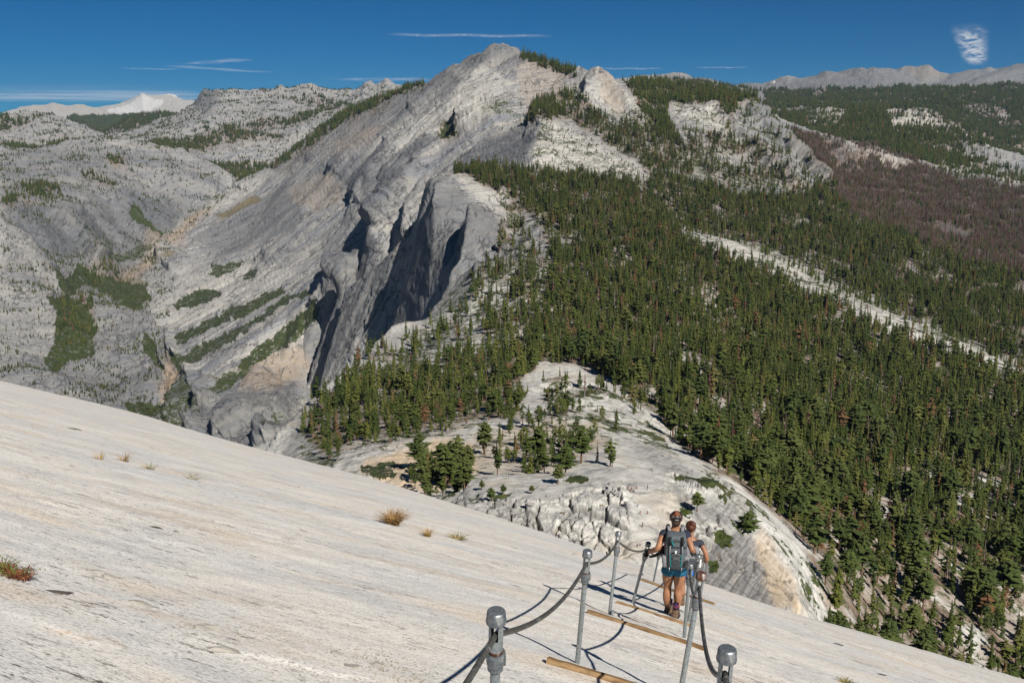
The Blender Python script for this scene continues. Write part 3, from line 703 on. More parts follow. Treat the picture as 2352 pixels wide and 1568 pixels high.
# sub-dome: joint blocks on the brow, sheets on the flank
sd_m = (1 - smoothstep(345, 370, RG)) * smoothstep(215, 240, RG) * smoothstep(1000, 1050, U0)
blk = sd_m * paint([([(1040,1150),(1120,1140),(1250,1150),(1360,1120),(1440,1120),(1450,1160),(1440,1230),(1440,1330),(1200,1330),(1040,1200)], 1.0, 225, 345)], U0, V0, RG)
blk = blur(blur(blk, 2, 0), 3, 1)
h2 = ZG * 0.8 - YG * 0.6
bx = XG + fbm(XG / 8, h2 / 8, 3, 71) * 2.2; by = h2 + fbm(XG / 8, h2 / 8, 3, 73) * 1.6
w1, w2, wid = cells(bx / 10.5, by / 10.0, 15)
w1c, w2c, widc = cells(bx / 4.6 + 3.3, by / 4.2, 16)
split = _G[(wid * 3 + 7) & 65535] > .45
tilt = (_G[(wid * 5 + 11) & 65535] - .5) * (bx - np.round(bx / 10.5) * 10.5) * .28 + (_G[(widc * 5 + 3) & 65535] - .5) * (by - np.round(by / 4.2) * 4.2) * .30
D = D + blk * tilt
crack = np.maximum(1 - smoothstep(0.015, .10, w2 - w1), np.where(split, .8 * (1 - smoothstep(0.02, .13, w2c - w1c)), 0))
D = D + blk * ((_G[wid] - 0.4) * 3.2 - 2.6 * (1 - smoothstep(0.0, .09, w2 - w1)) - 0.9 * w1 * w1 + fbm(XG / 3.0, h2 / 3.0, 4, 83, ridged=True) * .35 + np.where(split, (_G[widc] - .5) * 1.6 - 1.5 * (1 - smoothstep(0.02, .10, w2c - w1c)), 0))
w1b, w2b, widb = cells(bx / 2.1 + 9, by / 1.9, 17)
top = blk * smoothstep(-128, -121, ZG)
D = D + top * ((_G[widb] - 0.5) * 0.8 - 0.5 * (1 - smoothstep(0, .12, w2b - w1b)))
flank = sd_m * smoothstep(1480, 1600, U0) * (1 - blk)
fx = (XG * 0.75 + h2 * 0.66); fy = (-XG * 0.66 + h2 * 0.75)
w1, w2, wid = cells(fx / 9 + fbm(XG / 9, h2 / 9, 3, 75) * .5, fy / 2.6 + fbm(XG / 7, h2 / 7, 3, 77) * .6, 19)
fcrack = (1 - smoothstep(0.0, .12, w2 - w1))
fm = flank * (1 - smoothstep(272, 262, RG) * 0)
D = D + fm * smoothstep(262, 285, RG) * ((_G[wid] - 0.45) * 2.0 - 1.1 * fcrack)
D = D + sd_m * (1 - blk) * (fbm(XG / 14, YG / 14, 4, 79) * 0.5 + smoothstep(1480, 1600, U0) * fbm(fx / 10, fy / 1.6, 3, 81, ridged=True) * 0.25)
XG = XG + NRM[..., 0] * D * rock; YG = YG + NRM[..., 1] * D * rock; ZG = ZG + NRM[..., 2] * D * rock
cv_crack = np.clip(blk * crack * 0.7 + fm * fcrack * 0.5 + facem * 0, 0, 1)
nr, nc = RG.shape
idx = np.arange(nr * nc).reshape(nr, nc)
quads = np.stack([idx[:-1, :-1].ravel(), idx[:-1, 1:].ravel(), idx[1:, 1:].ravel(), idx[1:, :-1].ravel()], 1)
print('terrain verts', nr * nc)
# ------------------------------------------------------------------ materials
class NT:
    """small helper round a node tree"""
    def __init__(s, name):
        s.m = bpy.data.materials.new(name); s.m.use_nodes = True
        s.t = s.m.node_tree; s.b = s.t.nodes['Principled BSDF']
        s.b.inputs['Specular IOR Level'].default_value = 0.25
    def n(s, typ, **kw):
        nd = s.t.nodes.new(typ)
        for k, v in kw.items(): setattr(nd, k, v)
        return nd
    def l(s, a, b): s.t.links.new(a, b)
    def setin(s, sock, v):
        if hasattr(v, 'is_output'): s.l(v, sock)
        else: sock.default_value = v
    def math(s, op, a, b=0.0, c=None, clamp=False):
        nd = s.n('ShaderNodeMath', operation=op, use_clamp=clamp)
        s.setin(nd.inputs[0], a); s.setin(nd.inputs[1], b)
        if c is not None: s.setin(nd.inputs[2], c)
        return nd.outputs[0]
    def rng(s, v, a, b, c=0.0, d=1.0, smooth=True):
        nd = s.n('ShaderNodeMapRange', interpolation_type='SMOOTHSTEP' if smooth else 'LINEAR')
        s.setin(nd.inputs[0], v)
        for i, q in enumerate((a, b, c, d)): nd.inputs[i + 1].default_value = q
        return nd.outputs[0]
    def noise(s, vec, scale, detail=4.0, rough=0.55, dist=0.0, out=0):
        nd = s.n('ShaderNodeTexNoise'); s.l(vec, nd.inputs['Vector'])
        nd.inputs['Scale'].default_value = scale; nd.inputs['Detail'].default_value = detail
        nd.inputs['Roughness'].default_value = rough; nd.inputs['Distortion'].default_value = dist
        return nd.outputs[out]
    def mix(s, f, a, b, mode='MIX'):
        nd = s.n('ShaderNodeMix', data_type='RGBA', blend_type=mode)
        s.setin(nd.inputs[0], f)
        for i, q in ((6, a), (7, b)):
            if isinstance(q, tuple): q = (*q, 1.0) if len(q) == 3 else q
            s.setin(nd.inputs[i], q)
        return nd.outputs[2]
    def dot(s, vec, d):
        nd = s.n('ShaderNodeVectorMath', operation='DOT_PRODUCT'); s.l(vec, nd.inputs[0]); nd.inputs[1].default_value = d
        return nd.outputs['Value']
    def comb(s, x, y, z=0.0):
        nd = s.n('ShaderNodeCombineXYZ')
        for i, q in enumerate((x, y, z)): s.setin(nd.inputs[i], q)
        return nd.outputs[0]
    def scale(s, vec, k):
        nd = s.n('ShaderNodeVectorMath', operation='MULTIPLY'); s.l(vec, nd.inputs[0]); nd.inputs[1].default_value = k
        return nd.outputs[0]
    def bump(s, h, dist, strength=1.0, normal=None):
        nd = s.n('ShaderNodeBump'); s.l(h, nd.inputs['Height'])
        nd.inputs['Distance'].default_value = dist; nd.inputs['Strength'].default_value = strength
        if normal is not None: s.l(normal, nd.inputs['Normal'])
        return nd.outputs[0]
    def attr(s, name):
        nd = s.n('ShaderNodeAttribute', attribute_name=name); return nd
    def done(s, col=None, rough=None, normal=None, metal=None):
        if col is not None: s.setin(s.b.inputs['Base Color'], col if not isinstance(col, tuple) else (*col, 1.0))
        if rough is not None: s.setin(s.b.inputs['Roughness'], rough)
        if metal is not None: s.setin(s.b.inputs['Metallic'], metal)
        if normal is not None: s.l(normal, s.b.inputs['Normal'])
        return s.m

def mat_terrain():
    t = NT('mountain_granite')
    pos = t.n('ShaderNodeNewGeometry').outputs['Position']
    cv = t.attr('cover'); sep = t.n('ShaderNodeSeparateColor'); t.l(cv.outputs['Color'], sep.inputs[0])
    veg, dark, tan = sep.outputs[0], sep.outputs[1], sep.outputs[2]; bri = cv.outputs['Alpha']
    c2 = t.attr('cover2'); sp2 = t.n('ShaderNodeSeparateColor'); t.l(c2.outputs['Color'], sp2.inputs[0])
    crack, soil, snow = sp2.outputs[0], sp2.outputs[1], sp2.outputs[2]; mead = c2.outputs['Alpha']
    big = t.noise(pos, 1 / 160.0, 5, .6)
    mid = t.noise(pos, 1 / 24.0, 5, .65)
    fine = t.noise(pos, 1 / 3.2, 5, .7)
    # streaks washed down the face
    acr = t.dot(pos, (-.52, .80, .25)); dwn = t.dot(pos, (.60, .40, -.75))
    sv = t.comb(t.math('MULTIPLY', acr, 1 / 16.0), t.math('MULTIPLY', dwn, 1 / 240.0), 0.0)
    streak = t.noise(sv, 1.0, 6, .68, .3)
    sv2 = t.comb(t.math('MULTIPLY', acr, 1 / 60.0), t.math('MULTIPLY', dwn, 1 / 500.0), 3.0)
    band = t.noise(sv2, 1.0, 4, .6, .4)
    base = t.mix(t.rng(mid, .3, .7), (.27, .26, .245), (.41, .39, .352))
    base = t.mix(t.math('MULTIPLY', t.rng(streak, .44, .64), .8), base, (.165, .172, .190))
    base = t.mix(t.math('MULTIPLY', t.rng(band, .48, .64), .7), base, (.20, .21, .235))
    base = t.mix(t.math('MULTIPLY', t.rng(big, .5, .7), .6), base, (.33, .305, .262))
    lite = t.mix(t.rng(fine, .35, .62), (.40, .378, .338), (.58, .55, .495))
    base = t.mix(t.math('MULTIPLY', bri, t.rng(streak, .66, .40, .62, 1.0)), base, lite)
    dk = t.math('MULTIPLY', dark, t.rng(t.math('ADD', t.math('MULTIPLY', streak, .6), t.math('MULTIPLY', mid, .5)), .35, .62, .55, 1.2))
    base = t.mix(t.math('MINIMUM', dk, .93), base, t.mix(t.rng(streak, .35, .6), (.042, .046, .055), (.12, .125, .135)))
    tn = t.math('MULTIPLY', tan, t.rng(mid, .3, .6, .3, 1.0))
    base = t.mix(tn, base, t.mix(fine, (.27, .175, .10), (.42, .315, .205)))
    base = t.mix(t.math('MULTIPLY', t.rng(t.noise(pos, 1 / 7.0, 6, .75), .54, .66), .5), base, (.07, .07, .07))
    # clean rock of the near shoulder, like the slab underfoot
    ln = t.n('ShaderNodeVectorMath', operation='LENGTH'); t.l(pos, ln.inputs[0])
    near = t.rng(ln.outputs['Value'], 1650.0, 2050.0, 1.0, 0.0)
    n8 = t.noise(pos, 1 / 6.0, 6, .7); n1 = t.noise(pos, 1 / 1.1, 5, .7)
    fx_ = t.dot(pos, (.70, -.30, .64)); fy_ = t.dot(pos, (-.55, .35, .75))
    fl_ = t.noise(t.comb(t.math('MULTIPLY', fx_, 1 / 7.0), t.math('MULTIPLY', fy_, 1 / 1.1), 0.0), 1.0, 6, .7, .4)
    nb = t.mix(t.rng(n8, .38, .62), (.54, .52, .475), (.375, .365, .34))
    nb = t.mix(t.math('MULTIPLY', t.rng(t.noise(pos, 1 / 38.0, 4, .6), .52, .66), .5), nb, (.44, .36, .265))
    nb = t.mix(t.math('MULTIPLY', t.rng(n1, .52, .70), .35), nb, (.25, .24, .23))
    nb = t.mix(t.math('MULTIPLY', t.rng(t.noise(pos, 1 / 17.0, 5, .65), .54, .66), .6), nb, (.19, .188, .185))
    nb = t.mix(t.math('MULTIPLY', t.rng(fl_, .52, .64), t.math('ADD', t.math('MULTIPLY', dark, 1.5), .03)), nb, (.20, .195, .19))
    nb = t.mix(t.math('MULTIPLY', dark, t.rng(fl_, .35, .6, .5, 1.0)), nb, (.145, .142, .14))
    nb = t.mix(t.math('MULTIPLY', tan, t.rng(n8, .3, .55, .6, 1.0)), nb, (.56, .42, .27))
    base = t.mix(near, base, nb)
    base = t.mix(t.math('MULTIPLY', soil, t.rng(mid, .35, .6, .5, .98)), base, t.mix(fine, (.06, .042, .030), (.27, .175, .115)))
    # fine joints: thin dark lines
    wob = t.scale(t.noise(pos, 1 / 40.0, 4, .6, 0, 1), (1.6, 1.6, 1.6))
    def joints(kx, kz, w):
        vo = t.n('ShaderNodeTexVoronoi', feature='DISTANCE_TO_EDGE')
        wv = t.n('ShaderNodeVectorMath', operation='ADD'); t.l(t.comb(t.math('MULTIPLY', acr, kx), t.math('MULTIPLY', dwn, kz), 0.0), wv.inputs[0]); t.l(wob, wv.inputs[1])
        t.l(wv.outputs[0], vo.inputs['Vector']); vo.inputs['Scale'].default_value = 1.0
        return t.rng(vo.outputs['Distance'], .0, w, 1.0, 0.0)
    joint = t.math('MULTIPLY', joints(1 / 46.0, 1 / 22.0, .10), t.rng(t.noise(pos, 1 / 60.0, 3, .6), .46, .58))
    joint2 = t.math('MULTIPLY', joints(1 / 11.0, 1 / 9.0, .07), t.rng(mid, .42, .60))
    joint = t.math('MULTIPLY', joint, t.math('SUBTRACT', 1.0, near))
    base = t.mix(t.math('MULTIPLY', joint, .75), base, (.045, .045, .05))
    base = t.mix(t.math('MULTIPLY', joint2, .55), base, (.05, .05, .052))
    base = t.mix(t.math('MULTIPLY', crack, .85), base, t.mix(t.rng(mid, .45, .55), (.045, .042, .038), (.08, .055, .025)))
    base = t.mix(snow, base, (.72, .71, .70))
    base = t.mix(t.math('MULTIPLY', mead, t.rng(fine, .3, .6, .4, 1.0)), base, (.15, .115, .04))
    # shrubs
    cl = t.noise(pos, 1 / 8.5, 5, .7)
    vz = t.math('ADD', t.math('ADD', veg, t.math('MULTIPLY', t.math('SUBTRACT', cl, .5), 1.6)), t.math('MULTIPLY', t.math('SUBTRACT', t.math('ADD', t.math('MULTIPLY', fine, .5), t.math('MULTIPLY', mid, .6)), .55), 2.2))
    vmask = t.math('MULTIPLY', t.rng(vz, .42, .58), t.rng(veg, .02, .12))
    vcol = t.mix(t.rng(cl, .38, .62), (.014, .023, .006), (.052, .066, .018))
    vcol = t.mix(t.math('MULTIPLY', t.rng(mid, .58, .70), .5), vcol, (.09, .075, .02))
    base = t.mix(vmask, base, vcol)
    h = t.math('ADD', t.math('MULTIPLY', streak, 1.6), t.math('ADD', mid, t.math('MULTIPLY', fine, .35)))
    h = t.math('SUBTRACT', h, t.math('MULTIPLY', joint, .3))
    h = t.math('ADD', t.math('MULTIPLY', h, t.math('SUBTRACT', 1.0, near)), t.math('MULTIPLY', t.math('ADD', n8, t.math('MULTIPLY', n1, .25)), t.math('MULTIPLY', near, .10)))
    nrm = t.bump(h, 7.0, .9)
    vfine = t.noise(pos, 1.4, 4, .7)
    nrm = t.bump(vfine, .35, .6, nrm)
    return t.done(base, .92, nrm)
# ------------------------------------------------------------------ woods: how dense, what kind
# outline, trees per 100 m2, nearest, farthest distance, kind (0 green, 1 dead burned, 2 small slab pines)
WOODS = [
 ([(-500,200),(1010,200),(700,330),(560,430),(400,560),(380,800),(420,1000),(-500,1000)], .16, 3000, 12500, 3),
 ([(0,262),(40,275),(130,262),(60,290),(0,305)], .9, 8500, 12000, 0),
 ([(0,335),(60,340),(200,330),(225,340),(130,348),(90,342),(30,352),(0,345)], 1.3, 7200, 10000, 0),
 ([(330,335),(420,322),(470,318),(520,300),(640,318),(720,305),(640,322),(500,335),(420,355),(380,350)], 1.3, 7000, 10500, 0),
 ([(450,300),(560,290),(700,262),(780,250),(700,285),(600,300),(500,310)], .8, 7000, 10500, 0),
 ([(600,228),(700,222),(840,248),(900,245),(820,258),(700,240)], .5, 7000, 11500, 0),
 ([(480,385),(560,382),(630,388),(615,400),(560,422),(525,402)], 2.2, 6500, 8600, 0),
 ([(240,262),(400,266),(430,290),(330,300),(300,312),(230,318),(150,275)], 3.0, 11500, 19000, 0),
 ([(35,430),(60,425),(140,430),(145,450),(80,450)], 1.8, 5000, 6600, 0),
 ([(180,400),(215,405),(265,425),(260,432),(200,420)], 1.6, 5500, 6800, 0),
 ([(240,365),(285,360),(280,380),(245,385)], 1.0, 5500, 7000, 0),
 ([(0,450),(60,455),(140,460),(60,470),(0,480)], 1.0, 4600, 6200, 0),
 ([(180,640),(230,600),(270,620),(280,650),(200,660)], .8, 4000, 5500, 0),
 ([(125,690),(200,690),(215,760),(200,830),(150,800),(125,760)], .9, 3300, 4700, 0),
 ([(985,183),(800,250),(640,372),(610,395),(655,385),(730,322),(810,270),(900,228),(980,200)], 1.7, 4800, 7200, 0),
 ([(640,385),(760,300),(870,245),(930,225),(880,262),(800,310),(720,370),(640,430)], .35, 4500, 6600, 2),
 ([(1015,285),(1060,280),(1066,330),(1020,335)], .9, 3000, 4600, 2),
 ([(1197,118),(1320,170),(1318,185),(1245,160),(1196,140)], 2.4, 3900, 4900, 0),
 ([(1205,300),(1212,280),(1260,245),(1300,215),(1330,235),(1345,262),(1300,275),(1240,296)], 1.3, 3200, 4000, 0),
 ([(1110,240),(1200,230),(1210,290),(1130,300)], .12, 3200, 4400, 2),
 ([(1310,215),(1345,240),(1400,290),(1470,262),(1445,215),(1500,230),(1560,330),(1600,395),(1520,420),(1440,360),(1330,295),(1300,270)], .75, 2800, 4200, 0),
 ([(1215,390),(1250,292),(1300,295),(1400,340),(1495,412),(1300,408)], .22, 2700, 3400, 2),
 ([(1436,190),(1500,190),(1600,203),(1700,214),(1735,240),(1720,262),(1640,246),(1540,240),(1530,262),(1560,330),(1540,345),(1480,270),(1450,225)], 2.0, 3500, 5400, 0),
 ([(1540,240),(1640,248),(1690,300),(1600,300)], .1, 3500, 4400, 2),
 ([(1690,240),(1735,242),(1770,285),(1825,342),(1906,436),(1850,430),(1760,360),(1690,300)], .10, 3300, 4500, 0),
 ([(1640,248),(1690,262),(1660,300),(1720,350),(1760,370),(1700,330)], .9, 3300, 4200, 0),
 ([(1560,300),(1690,310),(1760,360),(1860,420),(1900,440),(1840,450),(1700,440),(1600,400)], .45, 2900, 4000, 0),
 ([(1180,395),(1300,402),(1420,415),(1500,412),(1530,400),(1580,420),(1700,448),(1830,455),(1910,430),(1960,470),(2060,505),(2200,560),(2360,600),(2700,700),(2700,1700),(1850,1568),(1880,1400),(1790,1230),(1700,1110),(1640,1075),(1570,1030),(1530,990),(1505,950),(1430,895),(1360,850),(1300,835),(1250,830),(1200,850),(1180,780),(1240,700),(1270,600),(1230,520),(1190,460),(1090,420),(1080,395)], 1.55, 520, 3600, 0),
 ([(1140,430),(1200,470),(1210,560),(1180,600),(1150,560),(1160,480)], .6, 1900, 2700, 2),
 ([(1040,405),(1180,392),(1190,402),(1060,410)], 1.6, 2400, 2900, 0),
 ([(1150,520),(1235,520),(1280,600),(1250,700),(1190,790),(1110,800),(1060,760),(1080,640),(1130,600)], .42, 1000, 2300, 0),
 ([(960,760),(1060,700),(1080,640),(1110,700),(1100,800),(1000,830),(930,840),(900,800)], .16, 900, 2100, 0),
 ([(1100,800),(1200,790),(1230,850),(1150,900),(1050,900),(980,870),(1000,830)], 1.0, 800, 1500, 0),
 ([(690,960),(760,905),(830,860),(960,870),(1100,890),(1210,900),(1180,960),(1100,1000),(980,1005),(900,1020),(830,1050),(760,1075),(740,1040),(700,1000)], 1.15, 520, 1300, 0),
 ([(860,800),(960,790),(1000,860),(880,880),(800,880)], .3, 900, 1600, 0),
 ([(960,1060),(1040,1060),(1090,1090),(1080,1120),(1050,1160),(1000,1160),(940,1120)], 2.6, 360, 500, 0),
 ([(1080,1075),(1290,1060),(1300,1098),(1120,1100)], 2.0, 380, 480, 0),
 ([(1180,960),(1280,940),(1400,950),(1470,985),(1420,1000),(1300,985),(1200,1000),(1130,1010)], .55, 520, 760, 0),
 ([(1240,850),(1330,850),(1440,890),(1490,950),(1440,960),(1340,925),(1250,930)], .3, 620, 800, 0),
 ([(1100,1010),(1400,1010),(1420,1070),(1380,1080),(1120,1075)], .7, 380, 600, 0),
 ([(1380,1040),(1425,1035),(1425,1070),(1385,1070)], 1.8, 400, 500, 0),
 ([(1600,1080),(1700,1100),(1790,1220),(1890,1330),(1900,1568),(2700,1800),(2700,1620),(2352,1500),(2100,1400),(2000,1280),(1850,1180),(1720,1080)], .75, 330, 700, 0),
 ([(1525,504),(1620,522),(1760,566),(1920,648),(2130,740),(2352,834),(2700,950),(2700,1010),(2352,890),(2130,800),(1920,714),(1740,624),(1580,562)], .16, 1400, 2500, 0),
 ([(1910,440),(1990,440),(2100,460),(2352,520),(2700,600),(2700,720),(2352,640),(2200,600),(2060,540),(1960,500)], 3.4, 2700, 3700, 1),
 ([(1800,300),(1960,340),(2010,336),(2080,372),(2200,420),(2352,440),(2700,500),(2700,640),(2352,560),(2200,520),(2050,480),(1960,460),(1900,432),(1830,360)], 3.8, 3000, 5200, 1),
 ([(1890,352),(1960,340),(2020,345),(2100,385),(2080,395),(2000,365),(1960,380),(1900,370)], .5, 4000, 5300, 1),
 ([(2080,505),(2160,515),(2250,545),(2200,555),(2120,530)], .5, 2900, 3800, 1),
 ([(1770,262),(1850,258),(1940,250),(2100,254),(2200,310),(2260,340),(2300,375),(2250,385),(2180,400),(2100,385),(2000,335),(1900,330),(1820,300)], 2.2, 4800, 7400, 0),
 ([(1850,258),(1905,248),(1940,254),(1930,285),(1845,288)], .4, 5600, 7400, 0),
 ([(2025,262),(2060,250),(2130,255),(2195,302),(2120,300),(2050,300)], .35, 5600, 7400, 0),
 ([(2100,318),(2200,330),(2180,360),(2110,345)], 1.0, 4600, 6500, 0),
 ([(2190,320),(2285,352),(2300,385),(2220,370)], .2, 4600, 6500, 0),
 ([(2140,380),(2352,392),(2352,425),(2240,425),(2160,410)], .35, 4200, 5600, 0),
 ([(2060,235),(2180,210),(2352,200),(2700,210),(2700,420),(2352,400),(2300,370),(2200,300),(2130,255)], 2.3, 6600, 11500, 0),
 ([(2210,245),(2260,235),(2330,270),(2300,290),(2240,270)], .5, 7000, 9800, 0),
 ([(1740,240),(1850,245),(2060,240),(2130,250),(2100,262),(1900,255),(1780,262)], 1.6, 7600, 10500, 0),
 ([(1750,212),(2100,205),(2352,205),(2352,225),(2100,240),(1760,240)], 1.2, 8000, 13000, 0),
 ([(1500,180),(1620,190),(1740,210),(1740,240),(1600,215),(1500,205)], .6, 7500, 10500, 0),
]
def wood_at(u, v, r, z):
    uu, vv = wob(u, v, .8)
    dens = np.zeros(u.shape, np.float32); kind = np.zeros(u.shape, np.int8)
    for poly, val, r0, r1, k in WOODS:
        p = np.array(poly, float)
        m = (uu >= p[:, 0].min()) & (uu <= p[:, 0].max()) & (vv >= p[:, 1].min()) & (vv <= p[:, 1].max()) & (r >= r0) & (r <= r1)
        if not m.any(): continue
        s = np.zeros(u.shape, bool); s[m] = in_poly(uu[m], vv[m], p)
        dens[s] = val; kind[s] = k
    return dens, kind

W_D, W_K = wood_at(U0, V0, RG, ZG)
# clumps and gaps
clump = fbm(XG / 38, YG / 38, 4, 301); ledge = fbm(XG / 160, (ZG + YG * .25) / 45, 4, 303)
W_D = np.where(W_K == 3, np.where(ledge > .13, 1.0, .10) * np.where(clump > -.1, 1, .35) * 1.5, W_D * np.clip(1.0 + clump * 2.4 + fbm(XG / 130, YG / 130, 3, 311) * 1.6, .04, 2.2))
W_D = np.where(steep > .42, W_D * .1, W_D)
_sh = (cv_veg > .3) & (W_K == 3) & (RG > 1500)
W_D = np.where(_sh, 2.6 * cv_veg, W_D); W_K = np.where(_sh, 4, W_K)
_fl = ((W_K == 0) | (W_K == 2)) & (W_D > .02) & (RG > 520) & (RG < 4200)
cv_veg = np.where(_fl, np.maximum(cv_veg, .30 + .22 * smoothstep(-.1, .35, fbm(XG / 70, YG / 70, 3, 331))), cv_veg).astype(np.float32)
cv_soil = np.clip(blur(blur((W_D > .5).astype(np.float32) * (W_K < 3), 2, 0), 2, 1), 0, 1) * np.where(U0 > 1560, smoothstep(350, 480, RG), smoothstep(420, 760, RG))
cv_snow = paint([([(360,217),(392,216),(418,224),(400,224),(392,221),(365,221)], .9, 20000, 30000), ([(300,238),(330,214),(345,225),(380,235),(330,262),(290,262),(240,258)], .45, 20000, 30000), ([(1768,190),(1784,185),(1780,192)], .9, 9000, 14000)], U0, V0, RG, k=.3)
cv_mead = paint([([(498,498),(540,480),(590,455),(600,462),(560,485),(515,512)], .9, 4500, 6800), ([(375,600),(420,580),(440,585),(400,610)], .7, 4500, 6500), ([(245,640),(330,640),(345,655),(300,668),(270,655)], .5, 4300, 5600), ([(480,880),(600,800),(700,700),(720,705),(620,800),(500,890)], .25, 2300, 4500)], U0, V0, RG, k=.6)
TERRAIN_MAT = mat_terrain()
me = mesh_np('terrain', np.stack([XG.ravel(), YG.ravel(), ZG.ravel()], 1), quads, True, TERRAIN_MAT)
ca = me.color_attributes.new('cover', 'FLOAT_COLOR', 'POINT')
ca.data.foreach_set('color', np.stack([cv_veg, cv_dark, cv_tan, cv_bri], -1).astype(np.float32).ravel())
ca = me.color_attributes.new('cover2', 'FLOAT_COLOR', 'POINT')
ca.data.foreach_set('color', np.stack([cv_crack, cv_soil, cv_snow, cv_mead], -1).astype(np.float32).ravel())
o = link('mountains', me); tag(o, 'pale granite mountains, canyon and wooded slopes seen from the dome', kind='structure')
# ------------------------------------------------------------------ the dome we stand on
SIL = [(-200, 830), (0, 874), (128, 905), (240, 930), (350, 959), (475, 999), (650, 1046), (800, 1084), (975, 1136), (1176, 1199), (1346, 1256), (1400, 1276), (1500, 1306), (1621, 1340), (1716, 1373), (1843, 1415), (2026, 1464), (2180, 1512), (2352, 1560), (2560, 1630)]
_sa, _sl, _st = survey(np.array([p[0] for p in SIL]), np.array([p[1] for p in SIL]), 1.0)
_o = np.argsort(_sa); _sa = _sa[_o]; _st = -_st[_o]
EYE = 1.65
def d_s(az):
    d = np.degrees(az)
    d = np.clip(d, -40, 40)
    return np.where(d > 0, .36 + .0036 * d - .00002 * d * d, .36 + .0036 * d - .00006 * d * d)
def d_m(az):
    ms = np.interp(az, _sa, _st)
    return np.maximum(ms, d_s(az) + .02)
_azs = np.linspace(-1.2, 1.2, 481); _ms = d_m(_azs)
_k = np.exp(-.5 * (np.arange(-12, 13) / 4.0) ** 2); _k /= _k.sum()
_ms = np.convolve(np.pad(_ms, 12, mode='edge'), _k, 'valid')
def dome_c(az):
    m = np.interp(az, _azs, _ms)
    return ((m - d_s(az)) / 2) ** 2 / EYE
def dome_lump(x, y):
    # broad shells of the rock, a few centimetres high
    a = x * .95 - y * .3; b = x * .3 + y * .95
    rr = np.hypot(x, y)
    q = fbm(a / 4.0, b / 1.9, 4, 401) * .045 + fbm(a / .6, b / .32, 3, 405) * .008
    return q * np.clip(rr / 8, .3, 1.6)
def dome_z(x, y, lump=True):
    r = np.hypot(x, y); az = np.arctan2(x, y)
    az = np.clip(az, -1.25, 1.25)
    c = dome_c(az); s = d_s(az)
    z = -EYE - s * r - c * r * r
    rs = np.sqrt(EYE / c) * 1.5
    over = np.clip(r - rs, 0, None)
    z = z - over * over * .004
    if lump: z = z + dome_lump(x, y)
    return z
def on_dome(u, v):
    x, y, z = ray(u, v)
    h = math.hypot(x, y); az = math.atan2(x, y); m = -z / h
    c = float(dome_c(az)); s = float(d_s(az))
    disc = (m - s) ** 2 - 4 * c * EYE
    disc = max(disc, 0.0)
    r = ((m - s) - math.sqrt(disc)) / (2 * c)
    X, Y = r * math.sin(az), r * math.cos(az)
    for _ in range(3):     # settle on the lumpy surface
        zz_ = float(dome_z(np.array(X), np.array(Y)))
        e = zz_ + m * math.hypot(X, Y)
        r = r + e / max(.03, (m - s - 2 * c * r)) * -1 if False else r
    return Vector((X, Y, float(dome_z(np.array(X), np.array(Y)))))

def mat_dome():
    t = NT('foreground_granite')
    pos = t.n('ShaderNodeNewGeometry').outputs['Position']
    a = t.dot(pos, (.93, -.28, -.2)); b = t.dot(pos, (.3, .90, -.32))
    def st(ka, kb, off=0.0): return t.comb(t.math('MULTIPLY', a, ka), t.math('MULTIPLY', b, kb), off)
    cam_d_ = t.n('ShaderNodeVectorMath', operation='LENGTH'); t.l(pos, cam_d_.inputs[0])
    big = t.noise(st(.13, .26), 1.0, 4, .6, .4)
    med = t.noise(st(.8, 1.7, 4), 1.0, 5, .65, .3)
    grain = t.noise(st(34, 62), 1.0, 2, .6)
    grain2 = t.noise(st(12, 26.0), 1.0, 3, .65)
    base = t.mix(t.rng(big, .35, .62), (.64, .63, .605), (.76, .705, .625))
    base = t.mix(t.math('MULTIPLY', t.rng(t.noise(st(.35, .7, 9), 1.0, 3, .6), .50, .66), .6), base, (.66, .52, .37))
    base = t.mix(t.math('MULTIPLY', t.rng(med, .5, .66), .5), base, (.47, .475, .48))
    base = t.mix(t.math('MULTIPLY', t.rng(t.noise(st(.45, .9, 15), 1.0, 5, .7, .5), .63, .73), .55), base, (.60, .40, .23))
    # salt and pepper of the crystals
    base = t.mix(t.math('MULTIPLY', t.rng(grain, .52, .64), .60), base, (.13, .12, .115))
    base = t.mix(t.math('MULTIPLY', t.rng(grain2, .60, .40), .3), base, (.80, .77, .71))
    base = t.mix(t.math('MULTIPLY', t.rng(grain2, .58, .68), .45), base, (.20, .19, .18))
    # black lichen flecks along the shells
    l1m = t.noise(st(.30, .62, 7), 1.0, 4, .65, .3)
    l1 = t.noise(st(5.0, 15.0, 2), 1.0, 5, .8, .2)
    lk = t.math('MULTIPLY', t.rng(l1, .57, .62), t.rng(l1m, .40, .60, .12, 1.0))
    base = t.mix(t.math('MULTIPLY', lk, .88), base, (.075, .06, .052))
    l2 = t.noise(st(1.5, 5.0, 12), 1.0, 7, .82, .2)
    lk2 = t.math('MULTIPLY', t.rng(l2, .585, .625), t.rng(l1m, .42, .55))
    base = t.mix(t.math('MULTIPLY', lk2, .8), base, (.10, .065, .05))
    h = t.math('ADD', t.math('MULTIPLY', grain2, .005), t.math('MULTIPLY', grain, .003))
    h = t.math('ADD', h, t.math('MULTIPLY', med, .012))
    h = t.math('SUBTRACT', h, t.math('MULTIPLY', t.math('ADD', lk2, lk), .004))
    h = t.math('ADD', h, t.math('MULTIPLY', t.noise(st(2.0, 4.5, 21), 1.0, 4, .6), .012))
    nrm = t.bump(h, 1.0, .8)
    return t.done(base, .9, nrm)
DOME_MAT = mat_dome()
az_d = np.linspace(-.62, .66, 760)
azd_all = np.concatenate([np.linspace(-1.15, -.63, 18), az_d, np.linspace(.67, 1.15, 18)])
rows_d = []
